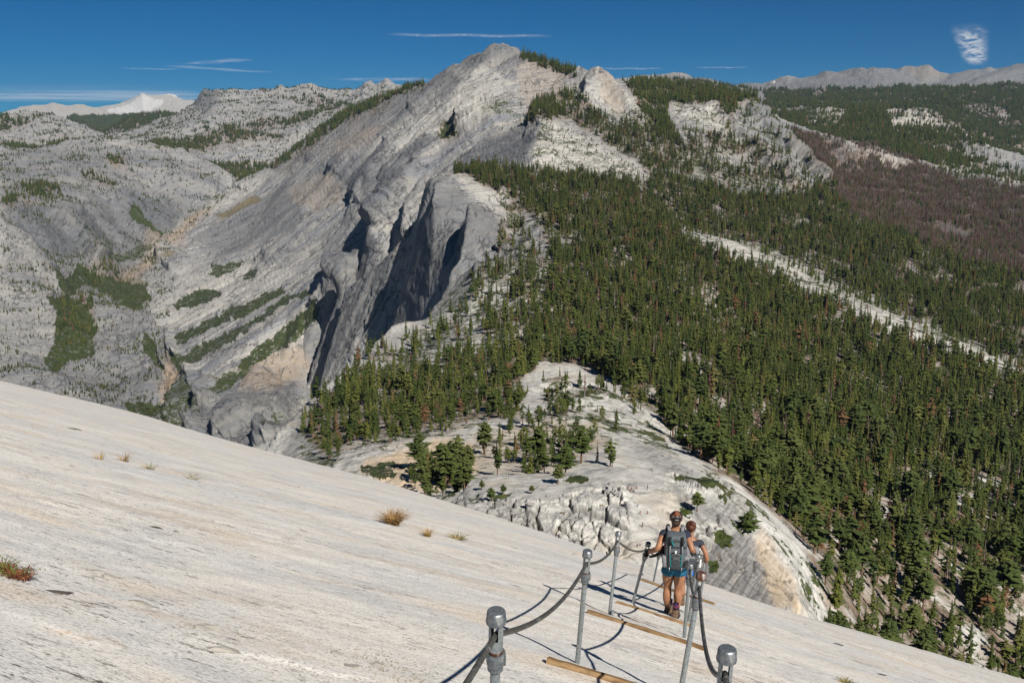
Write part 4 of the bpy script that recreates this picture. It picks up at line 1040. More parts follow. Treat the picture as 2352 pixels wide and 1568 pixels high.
for az in azd_all:
    c = float(dome_c(az)); s = float(d_s(az)); rs = math.sqrt(EYE / c)
    m_end = s + 2 * math.sqrt(c * EYE)
    # even steps of the sight line down to the brow, then the hidden slope
    mm = s + EYE / 5.0 + c * 5.0
    q = np.linspace(0, 1, 330) ** .85
    ms = mm + (m_end - mm) * (1 - (1 - q) ** 2 if False else q)
    disc = np.clip((ms - s) ** 2 - 4 * c * EYE, 0, None)
    rr = ((ms - s) - np.sqrt(disc)) / (2 * c)
    rows_d.append(np.concatenate([np.linspace(.3, 4.9, 14), rr, rs * np.geomspace(1.02, 1, 1), rs + (250 - rs) * np.linspace(.01, 1, 60) ** 1.6]))
RD = np.sort(np.stack(rows_d, 1), axis=0)
AD = np.broadcast_to(azd_all[None, :], RD.shape)
XD = RD * np.sin(AD); YD = RD * np.cos(AD)
ZD = dome_z(XD, YD)
# low ledges where a shell of rock has flaked off, a crack, and the shallow hollow
LEDGES = [([(0,1112),(55,1118),(110,1150),(170,1160),(240,1166),(300,1200),(345,1236),(420,1250),(520,1290)], .0098, 51),
 ([(0,940),(40,958),(60,966),(120,975),(150,978)], .0140, 24), ([(395,1080),(470,1100),(560,1118),(640,1138)], .0140, 21),
 ([(560,1075),(600,1088),(650,1100)], .0084, 18), ([(150,1330),(240,1372),(330,1390),(420,1400)], .0056, 60),
 ([(420,1440),(480,1462),(520,1494),(580,1502),(640,1512),(760,1545),(900,1560)], .0098, 60),
 ([(640,1480),(720,1500),(800,1528)], .0056, 39), ([(1040,1352),(1120,1380),(1200,1400)], .0034, 39),
 ([(0,1400),(80,1420),(200,1468),(300,1490)], .0056, 60), ([(700,1180),(800,1200),(900,1240)], .0056, 33),
 ([(1700,1440),(1800,1462),(1900,1500)], .0042, 36), ([(330,1040),(420,1052),(520,1085)], .0084, 18)]
def _ss(u, v, poly):
    best = np.full(u.shape, 1e9); side = np.zeros(u.shape); tp = np.zeros(u.shape)
    for i in range(len(poly) - 1):
        x0, y0 = poly[i]; x1, y1 = poly[i + 1]; dx, dy = x1 - x0, y1 - y0
        t_ = np.clip(((u - x0) * dx + (v - y0) * dy) / (dx * dx + dy * dy), 0, 1)
        d = np.hypot(u - x0 - t_ * dx, v - y0 - t_ * dy); c = dx * (v - y0) - dy * (u - x0)
        m = d < best; best = np.where(m, d, best); side = np.where(m, np.sign(c), side); tp = np.where(m, (i + t_) / (len(poly) - 1), tp)
    return best, side, tp
UD, VD = project(XD, YD, ZD)
_w1 = fbm(UD / 22, VD / 14, 4, 451) * 7
for poly, hh, ww in LEDGES:
    b_, s_, t_ = _ss(UD + _w1, VD + _w1 * .6, poly)
    end = smoothstep(0, .12, t_) * (1 - smoothstep(.88, 1, t_))
    up = hh * end * (1 - smoothstep(0, 1, b_ / ww))
    ZD = ZD + np.where(s_ < 0, up, up * (1 - smoothstep(0, 9, b_)))
n0, n1 = RD.shape
ix = np.arange(n0 * n1).reshape(n0, n1)
qd = np.stack([ix[:-1, :-1].ravel(), ix[:-1, 1:].ravel(), ix[1:, 1:].ravel(), ix[1:, :-1].ravel()], 1)
me = mesh_np('granite_dome', np.stack([XD.ravel(), YD.ravel(), ZD.ravel()], 1), qd, True, DOME_MAT)
o = link('granite_dome', me); tag(o, 'bare cream granite slab of the dome in the foreground', kind='structure')

# ------------------------------------------------------------------ places on the far ground
t_fin = ZG / np.hypot(XG, YG)
UF, VF = project(XG, YG, ZG)
RF = np.hypot(XG, YG)
def on_land(u, v, r0, r1):
    d = np.where((RF > r0) & (RF < r1), np.hypot(UF - u, VF - v), 1e9)
    k = np.unravel_index(np.argmin(d), d.shape)
    return Vector((float(XG[k]), float(YG[k]), float(ZG[k]))), NRM[k]
# ------------------------------------------------------------------ trees
def mat_leaf(name, cols, dead=False):
    t = NT(name)
    oi = t.n('ShaderNodeObjectInfo')
    cr = t.n('ShaderNodeValToRGB'); t.l(oi.outputs['Random'], cr.inputs[0])
    el = cr.color_ramp.elements
    while len(el) < len(cols): el.new(.5)
    for i, (p, c) in enumerate(cols):
        el[i].position = p; el[i].color = (*c, 1)
    tc = t.n('ShaderNodeNewGeometry').outputs['Position']
    nz = t.noise(tc, .9, 3, .6)
    col = t.mix(t.rng(nz, .3, .7), cr.outputs[0], t.mix(1.0, cr.outputs[0], (1.75, 1.7, 1.3), 'MULTIPLY'))
    return t.done(col, .85)
LEAF = mat_leaf('needle_foliage', [(0, (.020, .030, .009)), (.3, (.038, .050, .012)), (.55, (.028, .040, .014)), (.75, (.060, .070, .017)), (.955, (.070, .070, .024)), (.965, (.085, .055, .032)), (1.0, (.10, .050, .028))])
LEAF.node_tree.nodes['Principled BSDF'].inputs['Specular IOR Level'].default_value = .12
DEAD = mat_leaf('dead_foliage', [(0, (.060, .022, .026)), (.4, (.085, .030, .030)), (.7, (.052, .026, .034)), (.85, (.10, .075, .068)), (1.0, (.03, .038, .02))])
PINE = mat_leaf('pine_foliage', [(0, (.034, .048, .013)), (.5, (.045, .062, .016)), (1.0, (.060, .070, .022))])
def mat_bark(name, a, b):
    t = NT(name); p = t.n('ShaderNodeTexCoord').outputs['Object']
    n = t.noise(t.scale(p, (3, 3, .6)), 2.0, 4, .7)
    return t.done(t.mix(t.rng(n, .3, .7), a, b), .95, t.bump(n, .08))
BARK = mat_bark('bark', (.085, .05, .032), (.20, .12, .075))
GREYBARK = mat_bark('grey_bark', (.14, .125, .11), (.30, .27, .24))

def conifer(seed, h=1.0, rad=.15, tiers=9, nb=7, base=.12, droop=.35, gap=.0, sub=1, power=.85, round_=False, wk=1.0, ragged=0.0):
    """crown as separate boughs in whorls: returns verts, tris"""
    g = np.random.default_rng(seed)
    V = []; F = []
    for i in range(tiers):
        f = (i + g.uniform(-.2, .2)) / tiers
        f = min(max(f, 0), .985)
        z = h * (base + (1 - base) * f)
        if round_:
            rr = rad * (math.sin(math.pi * min(1, (.12 + .88 * f)) ** .8) ** .7 * .9 + .12)
        else:
            rr = rad * ((1 - f) ** power * .95 + .05)
        rr *= g.uniform(.70, 1.18) * (1 + ragged * math.sin(f * 17 + seed) )
        n = max(4, int(nb * (1 - .45 * f)))
        a0 = g.uniform(0, 6.28)
        for j in range(n):
            if g.random() < gap: continue
            a = a0 + 6.283 * j / n + g.uniform(-.25, .25)
            L_ = rr * g.uniform(.65, 1.2)
            for s in range(sub):
                aa = a + (g.uniform(-.35, .35) if s else 0); LL = L_ * (1 if s == 0 else g.uniform(.5, .95))
                zz = z + g.uniform(-.65, .65) * h / tiers * (1 - base)
                ca, sa = math.cos(aa), math.sin(aa)
                wd = (LL * g.uniform(.30, .50) + .008 * h) * wk
                dz = -droop * LL + g.uniform(-.02, .02) * h * .4
                mid = .55
                th = h / tiers * g.uniform(.35, .75)
                b = len(V)
                V += [(0, 0, zz + th),
                      (ca * LL * mid - sa * wd, sa * LL * mid + ca * wd, zz + dz * mid * .7 + g.uniform(-.3, .3) * th),
                      (ca * LL, sa * LL, zz + dz),
                      (ca * LL * mid + sa * wd, sa * LL * mid - ca * wd, zz + dz * mid * .7 + g.uniform(-.3, .3) * th),
                      (ca * LL * .45, sa * LL * .45, zz - th * .9 + dz * .4)]
                F += [(b, b + 1, b + 2), (b, b + 2, b + 3), (b + 1, b + 4, b + 2), (b + 4, b + 3, b + 2)]
    # leader
    b = len(V)
    V += [(rad * .10, 0, h * .93), (-rad * .05, rad * .09, h * .93), (-rad * .05, -rad * .09, h * .93), (0, 0, h * 1.02)]
    F += [(b, b + 1, b + 3), (b + 1, b + 2, b + 3), (b + 2, b, b + 3)]
    return np.array(V), np.array(F)

def trunk_np(h=1.0, r0=.018, r1=.004, n=6, seg=3, seed=0, lean=.01):
    g = np.random.default_rng(seed)
    V = []; F = []
    for k in range(seg + 1):
        f = k / seg; r = r0 * (1 - f) + r1 * f
        if k == 0: r *= 1.25
        ox = g.uniform(-lean, lean) * h * (k > 0); oy = g.uniform(-lean, lean) * h * (k > 0)
        for j in range(n):
            a = 6.283 * j / n
            V.append((ox + r * math.cos(a), oy + r * math.sin(a), h * f - (0.03 * h if k == 0 else 0)))
    for k in range(seg):
        for j in range(n):
            a, b = k * n + j, k * n + (j + 1) % n
            F += [(a, b, b + n), (a, b + n, a + n)]
    return np.array(V), np.array(F)

def joined(name, parts):
    V = []; F = []; M = []; off = 0; mats = []
    for (v, f, m) in parts:
        if m not in mats: mats.append(m)
        V.append(v); F.append(f + off); M.append(np.full(len(f), mats.index(m))); off += len(v)
    me = mesh_np(name, np.vstack(V), np.vstack(F), False)
    for m in mats: me.materials.append(m)
    me.polygons.foreach_set('material_index', np.concatenate(M).astype(np.int32))
    return me

# prototypes for the far wood (one metre tall; scaled where they stand)
protos = []
def proto(me):
    o = bpy.data.objects.new('conifer', me)
    protos.append(o); return len(protos) - 1
for s in range(6):       # 0-5 firs
    cv, cf = conifer(100 + s, rad=[.13, .15, .12, .17, .14, .16][s], tiers=[15, 13, 16, 12, 14, 15][s], nb=6, base=[.10, .16, .08, .2, .12, .24][s], gap=.14, wk=.85, ragged=.18)
    tv, tf = trunk_np(.9, .014, .004, 5, 2, s)
    protos_i = proto(joined('conifer', [(cv, cf, LEAF), (tv, tf, BARK)]))
for s in range(3):       # 6-8 open pines
    cv, cf = conifer(140 + s, rad=.20, tiers=12, nb=6, base=.34, gap=.25, droop=.05, round_=True, wk=.8, ragged=.2)
    tv, tf = trunk_np(.95, .017, .005, 5, 2, 20 + s)
    proto(joined('conifer', [(cv, cf, LEAF), (tv, tf, BARK)]))
for s in range(3):       # 9-11 dead
    cv, cf = conifer(160 + s, rad=.085, tiers=11, nb=5, base=.25, gap=.3, droop=.1, wk=.6)
    tv, tf = trunk_np(.98, .016, .004, 5, 2, 40 + s)
    proto(joined('conifer', [(cv, cf, DEAD), (tv, tf, GREYBARK)]))
for s in range(2):       # 12-13 far, cheap
    cv, cf = conifer(180 + s, rad=.17, tiers=7, nb=6, base=.06, gap=.0)
    proto(joined('conifer', [(cv, cf, LEAF)]))
proto_col = bpy.data.collections.new('tree_forms')
for o in protos: proto_col.objects.link(o)

# ---- where the trees stand
lr_c = np.log(RG)
t_now = ZG / np.hypot(XG, YG)
rm = np.maximum.accumulate(np.where(RG > 225, t_now, -9), axis=0)
VISV = t_now > rm - (26.0 / RG)
inframe = (U0 > -60) & (U0 < 2412) & (V0 < 1640)
e1 = np.stack([np.diff(XG, axis=1)[:-1], np.diff(YG, axis=1)[:-1]], -1)
e2 = np.stack([np.diff(XG, axis=0)[:, :-1], np.diff(YG, axis=0)[:, :-1]], -1)
area = np.abs(e1[..., 0] * e2[..., 1] - e1[..., 1] * e2[..., 0])
dq = W_D[:-1, :-1]; kq = W_K[:-1, :-1]
thin = np.interp(RG[:-1, :-1], [300, 2500, 4500, 8000, 14000], [1.0, .9, .5, .26, .12])
lam = area * dq / 100.0 * thin * (VISV[:-1, :-1] & inframe[:-1, :-1]) * (RG[:-1, :-1] > 335)
lam = np.where(lam < 40, lam, 40)
cnt = RNG.poisson(lam)
jj, ii = np.nonzero(cnt)
rep = cnt[jj, ii]
jj = np.repeat(jj, rep); ii = np.repeat(ii, rep)
N = len(jj); print('trees', N)
fu = RNG.random(N); fv = RNG.random(N)
def bil(A):
    return (A[jj, ii] * (1 - fu) + A[jj, ii + 1] * fu) * (1 - fv) + (A[jj + 1, ii] * (1 - fu) + A[jj + 1, ii + 1] * fu) * fv
TX, TY, TZ = bil(XG), bil(YG), bil(ZG)
TK = W_K[jj, ii]; TR = np.hypot(TX, TY)
TH = (20 * np.exp(RNG.normal(0, .34, N))).clip(5, 36)
tu, tv_ = project(TX, TY, TZ)
TH = np.where(TK == 2, RNG.uniform(5, 12, N), TH)
TH = np.where(TK == 3, RNG.uniform(7, 17, N), TH)
TH = np.where(TK == 1, RNG.uniform(14, 27, N), TH)
TH = np.where((TR < 900) & (tu < 1520), (10.5 * np.exp(RNG.normal(0, .35, N))).clip(3.5, 19), TH)
TH = np.where((TR < 1000) & (tu >= 1500), TH * np.interp(TR, [450, 1000], [.66, 1.0]), TH)
TH = np.where((TR >= 900) & (TR < 1300) & (tu < 1250), TH * .85, TH)
TH = np.where(TK == 4, RNG.uniform(2.5, 7, N), TH)
TH = TH * np.interp(TR, [3000, 8000, 14000], [1.0, 1.15, 1.5])
TW = RNG.uniform(.85, 1.4, N) * np.interp(TR, [2500, 5000, 9000, 14000], [1.0, 1.3, 1.7, 2.3])
TW = np.where((TR < 1300) & (tu < 1500), TW * 1.1, TW)
TW = np.where(TK == 4, 2.6, TW)
TI = RNG.integers(0, 6, N)
TI = np.where(RNG.random(N) < .18, RNG.integers(6, 9, N), TI)
TI = np.where((TK == 2) | (TK == 4) | ((TR < 760) & (RNG.random(N) < .45)), RNG.integers(6, 9, N), TI)
TI = np.where(TK == 1, np.where(RNG.random(N) < .24, RNG.integers(0, 6, N), RNG.integers(9, 12, N)), TI)
TI = np.where((RNG.random(N) < .045) & (TK == 0) & (TR > 600), RNG.integers(9, 12, N), TI)
TI = np.where((TR > 3600) & (TK != 1), RNG.integers(12, 14, N), TI)
sizepx = TH / np.sqrt(TX**2 + TY**2 + TZ**2) * 2250
inv = (tu > -20) & (tu < 2372) & (tv_ < 1600)
order = np.argsort(-np.where(inv, sizepx, 0))
NEAR = order[:300]; FAR = order[300:]

def forest(name, sel, label):
    me = bpy.data.meshes.new(name)
    me.vertices.add(len(sel))
    me.vertices.foreach_set('co', np.stack([TX[sel], TY[sel], TZ[sel]], 1).astype(np.float32).ravel())
    a = me.attributes.new('tsc', 'FLOAT_VECTOR', 'POINT'); a.data.foreach_set('vector', np.stack([TH[sel] * TW[sel], TH[sel] * TW[sel], TH[sel]], 1).astype(np.float32).ravel())
    a = me.attributes.new('tid', 'INT', 'POINT'); a.data.foreach_set('value', TI[sel].astype(np.int32))
    a = me.attributes.new('trot', 'FLOAT_VECTOR', 'POINT'); rt = np.zeros((len(sel), 3), np.float32); rt[:, 2] = RNG.random(len(sel)) * 6.28; rt[:, 0] = RNG.normal(0, .02, len(sel)); a.data.foreach_set('vector', rt.ravel())
    o = link(name, me)
    ng = bpy.data.node_groups.new('wood', 'GeometryNodeTree')
    ng.interface.new_socket('Geometry', in_out='INPUT', socket_type='NodeSocketGeometry')
    ng.interface.new_socket('Geometry', in_out='OUTPUT', socket_type='NodeSocketGeometry')
    gi = ng.nodes.new('NodeGroupInput'); go = ng.nodes.new('NodeGroupOutput')
    ci = ng.nodes.new('GeometryNodeCollectionInfo'); ci.inputs['Collection'].default_value = proto_col
    ci.inputs['Separate Children'].default_value = True; ci.inputs['Reset Children'].default_value = True
    ip = ng.nodes.new('GeometryNodeInstanceOnPoints'); ip.inputs['Pick Instance'].default_value = True
    def na(nm, ty):
        n = ng.nodes.new('GeometryNodeInputNamedAttribute'); n.data_type = ty; n.inputs[0].default_value = nm; return n.outputs[0]
    ng.links.new(gi.outputs[0], ip.inputs['Points']); ng.links.new(ci.outputs[0], ip.inputs['Instance'])
    ng.links.new(na('tid', 'INT'), ip.inputs['Instance Index'])
    ng.links.new(na('trot', 'FLOAT_VECTOR'), ip.inputs['Rotation']); ng.links.new(na('tsc', 'FLOAT_VECTOR'), ip.inputs['Scale'])
    ng.links.new(ip.outputs[0], go.inputs[0])
    md = o.modifiers.new('wood', 'NODES'); md.node_group = ng
    tag(o, label, kind='stuff')
    return o
forest('forest', FAR, 'dense conifer forest on the slopes behind the cable route')
# ------------------------------------------------------------------ cable route: posts, cables, planks
def mat_metal(name, col, rough, metal=.75):
    t = NT(name); p = t.n('ShaderNodeTexCoord').outputs['Object']
    n = t.noise(p, 45.0, 4, .65)
    n2 = t.noise(t.scale(p, (1, 1, .12)), 90.0, 3, .6)
    c = t.mix(t.rng(n, .35, .7), col, tuple(k * .5 for k in col))
    n3 = t.noise(t.scale(p, (1, 1, .3)), 18.0, 5, .7)
    c = t.mix(t.math('MULTIPLY', t.rng(n3, .55, .66), .7), c, (.42, .43, .42))
    c = t.mix(t.math('MULTIPLY', t.rng(n2, .62, .72), .5), c, (.16, .10, .06))
    return t.done(c, t.rng(n, .3, .7, rough - .08, rough + .15), t.bump(n, .002, .6), metal)
GALV = mat_metal('galvanised_pipe', (.30, .335, .345), .48, .55)
CAPM = mat_metal('cast_cap', (.20, .225, .245), .38, .6)
RUST = mat_metal('rusted_iron', (.12, .045, .028), .6, .3)
CABLE = mat_metal('steel_cable', (.115, .11, .098), .5, .5)
def mat_wood():
    t = NT('weathered_wood'); p = t.n('ShaderNodeTexCoord').outputs['Object']
    oi = t.n('ShaderNodeObjectInfo').outputs['Random']
    v = t.n('ShaderNodeVectorMath', operation='ADD'); t.l(t.scale(p, (1.2, 22, 22)), v.inputs[0]); t.l(t.comb(t.math('MULTIPLY', oi, 37.0), oi, oi), v.inputs[1])
    g = t.noise(v.outputs[0], 1.0, 5, .65, .5)
    g2 = t.noise(t.scale(p, (3, 9, 9)), 1.0, 3, .6)
    c = t.mix(t.rng(g, .35, .65), (.27, .165, .078), (.12, .07, .034))
    c = t.mix(t.math('MULTIPLY', t.rng(g2, .5, .7), .5), c, (.36, .25, .135))
    c = t.mix(t.math('MULTIPLY', t.rng(g, .66, .72), .8), c, (.05, .03, .018))
    return t.done(c, .8, t.bump(g, .006, .8))
WOOD = mat_wood()

def lathe(prof, n=20, slots=None, mat=None):
    """prof [(r,z)]; slots=(z0,z1,half_angle) leaves openings along +-x"""
    V = []; F = []
    for r, z in prof:
        for j in range(n):
            a = 2 * math.pi * j / n
            V.append((r * math.cos(a), r * math.sin(a), z))
    for k in range(len(prof) - 1):
        zc = (prof[k][1] + prof[k + 1][1]) / 2
        for j in range(n):
            am = (2 * math.pi * (j + .5) / n + math.pi) % (2 * math.pi) - math.pi
            if slots and slots[0] < zc < slots[1] and (abs(am) < slots[2] or abs(abs(am) - math.pi) < slots[2]):
                continue
            a, b = k * n + j, k * n + (j + 1) % n
            F.append((a, b, b + n, a + n))
    return V, F
def mesh_from(name, V, F, mat, smooth=True, sharp=35):
    me = bpy.data.meshes.new(name); me.from_pydata([tuple(v) for v in V], [], F); me.update()
    for p in me.polygons: p.use_smooth = smooth
    if smooth:
        bm = bmesh.new(); bm.from_mesh(me)
        for e in bm.edges:
            if len(e.link_faces) == 2 and e.calc_face_angle(0) > R(sharp): e.smooth = False
        bm.to_mesh(me); bm.free()
    me.materials.append(mat)
    return me

POST_H = 1.1
# profile built from the top of the cap (z = POST_H) down
def post_meshes():
    H = POST_H
    cap = lathe([(.001, H), (.033, H - .002), (.0375, H - .006), (.0395, H - .013), (.0405, H - .038), (.0425, H - .043), (.0435, H - .050), (.0425, H - .058), (.034, H - .060), (.001, H - .060)], 24)
    ho, hi = .0305, .0262
    zs = [H - .058, H - .066, H - .076, H - .088, H - .100, H - .112, H - .124, H - .134, H - .142, H - .150, H - .20]
    V, F = lathe([(ho, z) for z in zs], 24, (H - .145, H - .062, .62))
    V2, F2 = lathe([(hi, z) for z in zs[::-1]], 24, (H - .145, H - .062, .62))
    nb = len(V); V += V2; F += [tuple(i + nb for i in f) for f in F2]
    # lips of the slots
    n = 24
    for j in range(n):
        pass
    head = (V, F)
    ring = lathe([(.0262, H - .198), (.0315, H - .199), (.0315, H - .213), (.030, H - .216)], 24)
    coup = lathe([(.029, H - .214), (.040, H - .211), (.0425, H - .216), (.0425, H - .230), (.0395, H - .234), (.0390, H - .262), (.0345, H - .285), (.0325, H - .289), (.0335, H - .292), (.0335, H - .303), (.024, H - .306)], 24)
    ring2 = lathe([(.0225, H - .303), (.0245, H - .305), (.0245, H - .314), (.0225, H - .316)], 20)
    pipe = lathe([(.0215, H - .30), (.0215, H - .6), (.0215, .05), (.0215, -.12)], 18)
    # cast rib of the coupling
    rib = []
    return cap, head, ring, coup, ring2, pipe
_cap, _head, _ring, _coup, _ring2, _pipe = post_meshes()
ME_CAP = mesh_from('cap', *_cap, CAPM); ME_CAPR = mesh_from('cap', *_cap, RUST)
ME_HEAD = mesh_from('slotted_head', *_head, GALV); ME_RING = mesh_from('rust_ring', *_ring, RUST)
ME_COUP = mesh_from('coupling', *_coup, CAPM); ME_RING2 = mesh_from('rust_ring', *_ring2, RUST); ME_PIPE = mesh_from('pipe', *_pipe, GALV)
bm = bmesh.new(); bmesh.ops.create_cube(bm, size=1, matrix=Matrix.Translation((.0, -.0405, POST_H - .252)) @ Matrix.Diagonal((.006, .008, .05, 1)))
ME_RIB = bpy.data.meshes.new('casting_rib'); bm.to_mesh(ME_RIB); bm.free(); ME_RIB.materials.append(CAPM)

LANE = Vector((.19, 1, 0)).normalized()
def post(base, top_uv, label, rusty=False, spin=0):
    base = Vector(base)
    # find the head on its sight line
    d = Vector(ray(*top_uv)); d = Vector((float(d.x), float(d.y), float(d.z))).normalized()
    tt = d.dot(base); q = base - d * tt; dist = q.length
    if dist < POST_H:
        k = math.sqrt(POST_H ** 2 - dist ** 2)
        c1 = d * (tt + k); c2 = d * (tt - k)
        ta = c1 if c1.z - base.z > c2.z - base.z else c2
        cands = [c for c in (c1, c2)]
        ta = min(cands, key=lambda c: ((c - base) - Vector((0, 0, POST_H))).length)
    else:
        ta = d * tt
    ax = (ta - base).normalized()
    fwd = LANE - ax * LANE.dot(ax); fwd.normalize()
    side = ax.cross(fwd)
    M = Matrix((fwd, side, ax)).transposed()
    o = empty('cable_post', base)
    o.rotation_euler = M.to_euler()
    tag(o, label, 'post', 'metal posts holding the cables')
    for nm, me_ in (('cap', ME_CAPR if rusty else ME_CAP), ('slotted_head', ME_HEAD), ('rust_ring', ME_RING), ('coupling', ME_COUP), ('rust_ring', ME_RING2), ('pipe', ME_PIPE)):
        ch = link(nm, me_, None, o)
        if nm == 'cap' and rusty: ch['label'] = 'rusty brown cap'
        if nm == 'coupling':
            link('casting_rib', ME_RIB, None, ch)
    return base, base + ax * POST_H, base + ax * (POST_H - .122), o

def at_xy(x, y):
    return Vector((x, y, float(dome_z(np.array(x), np.array(y)))))
def along(u, v, y):
    x, yy, z = ray(u, v); k = y / float(yy)
    return Vector((float(x) * k, y, float(z) * k))
PL = {}
# the two nearest posts stand with their feet below the picture
t1 = along(1140, 1401, 3.85); PL['L1'] = post(at_xy(t1.x - .02, t1.y + .02), (1140, 1401), 'nearest left cable post, rising from the bottom edge of the photo')
PL['L2'] = post(on_dome(1326, 1524), (1350, 1263), 'left cable post standing at the end of the lowest yellow plank')
PL['L3'] = post(on_dome(1400, 1412), (1421, 1220), 'slim left cable post with its foot just behind the second plank')
PL['L4'] = post(on_dome(1453, 1388), (1490, 1245), 'tilted left cable post under the glove of the walking woman')
PL['L5'] = post(on_dome(1501, 1336), (1516, 1262), 'left cable post partly hidden behind the dark jacket, at the farthest plank')
t1 = along(1671, 1486, 3.75); PL['R1'] = post(at_xy(t1.x - .04, t1.y), (1671, 1487), 'nearest right cable post with a big cap at the bottom edge')
t2 = along(1612, 1313, 7.0); PL['R2'] = post(at_xy(t2.x - .13, t2.y + .03), (1612, 1313), 'right cable post with a rusty brown cap', True)
PL['R3'] = post(on_dome(1571, 1468), (1586, 1293), 'right cable post just left of the rusty capped one')
PL['R4'] = post(on_dome(1581, 1434), (1605, 1273), 'right cable post between the rusty capped post and the blue shorts')
PL['R5'] = post(on_dome(1612, 1352), (1621, 1258), 'upright right cable post against the grey cliff, farther down the lane')
PL['R6'] = post(at_xy(PL['R5'][0].x + .5, PL['R5'][0].y + 3.0), (1608, 1243), 'farthest right cable post, beside the second walker')

def cable(name, pts, sags, label, rad=.0125, twist=5):
    path = []
    for i in range(len(pts) - 1):
        a, b = Vector(pts[i]), Vector(pts[i + 1])
        n = max(8, int((b - a).length / (.011 if a.y < 9 else .03)))
        for k in range(n):
            f = k / n
            p = a.lerp(b, f); p.z -= sags[i] * 4 * f * (1 - f)
            path.append(p)
    path.append(Vector(pts[-1]))
    # soften the kinks
    for _ in range(3):
        path = [path[0]] + [(path[i - 1] + path[i] * 2 + path[i + 1]) / 4 for i in range(1, len(path) - 1)] + [path[-1]]
    V = []; F = []; ns = 18; s = 0
    for i, p in enumerate(path):
        tgt = (path[min(i + 1, len(path) - 1)] - path[max(i - 1, 0)]).normalized()
        sd_ = tgt.cross(Vector((0, 0, 1))).normalized(); up = sd_.cross(tgt)
        if i: s += (p - path[i - 1]).length
        for j in range(ns):
            a = 2 * math.pi * j / ns
            rr = rad * (.86 + .24 * abs(math.cos(3 * a + s * 2 * math.pi / .075)))
            V.append(p + (sd_ * math.cos(a) + up * math.sin(a)) * rr)
    for i in range(len(path) - 1):
        for j in range(ns):
            a, b = i * ns + j, i * ns + (j + 1) % ns
            F.append((a, b, b + ns, a + ns))
    me = mesh_np(name, np.array([tuple(v) for v in V]), np.array(F), True, CABLE)
    o = link(name, me); tag(o, label, 'cable', 'steel handrail cables'); return o
l1, l2, l3, l4, l5 = [PL[k][2] for k in ('L1', 'L2', 'L3', 'L4', 'L5')]
r1, r2, r3, r4, r5, r6 = [PL[k][2] for k in ('R1', 'R2', 'R3', 'R4', 'R5', 'R6')]
cable('cable', [(-1.15, -.2, -.75), l1, l2, l3, l4, l5, l5 + Vector((.9, 3.2, -1.4))], [.34, .13, .09, .08, .06, .2], 'left steel cable threading the posts and held by the glove')
cable('cable', [(.35, -.1, -.9), r1, r2, r3, r4, r5, r6, r6 + Vector((.8, 3, -1.4))], [.30, .24, .16, .14, .12, .10, .2], 'right steel cable sagging between the posts beside the walkers')

def plank(e0, e1, w, h, label, seed):
    g = random.Random(seed)
    a, b = Vector(e0), Vector(e1)
    ax = (b - a).normalized(); L_ = (b - a).length
    up = Vector((.19 * .9, .36, 1)).normalized(); up = (up - ax * up.dot(ax)).normalized(); sd_ = up.cross(ax)
    V = []; F = []; n = 14
    for i in range(n + 1):
        x = L_ * i / n; bow = math.sin(i / n * 3.1) * .008 * g.choice((-1, 1))
        ww = w * (1 + g.uniform(-.03, .03)); hh = h * (1 + g.uniform(-.05, .05)); c = .006
        for (py, pz) in ((-ww / 2 + c, 0), (ww / 2 - c, 0), (ww / 2, c), (ww / 2, hh - c), (ww / 2 - c, hh), (-ww / 2 + c, hh), (-ww / 2, hh - c), (-ww / 2, c)):
            V.append((x, py + bow + g.uniform(-.0015, .0015), pz - .012 + g.uniform(-.0015, .0015)))
    for i in range(n):
        for j in range(8):
            p, q = i * 8 + j, i * 8 + (j + 1) % 8
            F.append((p, p + 8, q + 8, q))
    F.append(tuple(range(8))); F.append(tuple(n * 8 + k for k in range(7, -1, -1)))
    me = mesh_from('plank', V, F, WOOD, False)
    o = link('wooden_step', me)
    M = Matrix((ax, sd_, up)).transposed().to_4x4(); M.translation = a
    o.matrix_world = M
    tag(o, label, 'wooden step', 'wooden steps laid across the cable route')
p0, p1 = on_dome(1256, 1524), at_xy(PL['R2'][0].x + .12, PL['R2'][0].y - .08)
plank(p0, p1, .088, .062, 'nearest wooden step, clean yellow wood cut by the bottom edge', 1)
plank(on_dome(1350, 1411), on_dome(1617, 1497), .085, .055, 'second wooden step, long brown plank split along its grain', 2)
plank(on_dome(1416, 1388), on_dome(1588, 1441), .08, .045, 'third wooden step, short plank leading to the hiking boots', 3)
plank(on_dome(1473, 1336), on_dome(1640, 1389), .08, .05, 'farthest wooden step, passing behind the bare legs', 4)
# stub of an old post
st = on_dome(1407, 1415)
me = mesh_from('post_stub', *lathe([(.001, .07), (.02, .07), (.022, .064), (.022, -.05)], 14), GALV)
o = link('post_stub', me); o.location = st; tag(o, 'short cut-off pipe stub beside the third left post', 'pipe stub')
# ------------------------------------------------------------------ people
def simple(name, col, rough=.8, metal=0.0, spec=.3, var=.25, sc=40.0, bump=.002):
    t = NT(name); p = t.n('ShaderNodeTexCoord').outputs['Object']
    n = t.noise(p, sc, 4, .6)
    t.b.inputs['Specular IOR Level'].default_value = spec
    return t.done(t.mix(t.math('MULTIPLY', t.rng(n, .35, .65), 1.0), col, tuple(c * (1 - var) for c in col)), rough, t.bump(n, bump, .6), metal)
SKIN = simple('skin', (.29, .135, .07), .5, spec=.4, var=.15, sc=12)
NAVY = simple('navy_fabric', (.022, .026, .045), .85)
TEAL = simple('blue_shorts', (.012, .115, .21), .75)
HAIRD = simple('dark_hair', (.045, .020, .012), .5, spec=.5, sc=120, var=.5)
HAIRO = simple('copper_hair', (.33, .085, .02), .45, spec=.5, sc=110, var=.6)
BLACK = simple('black_fabric', (.012, .012, .014), .8)
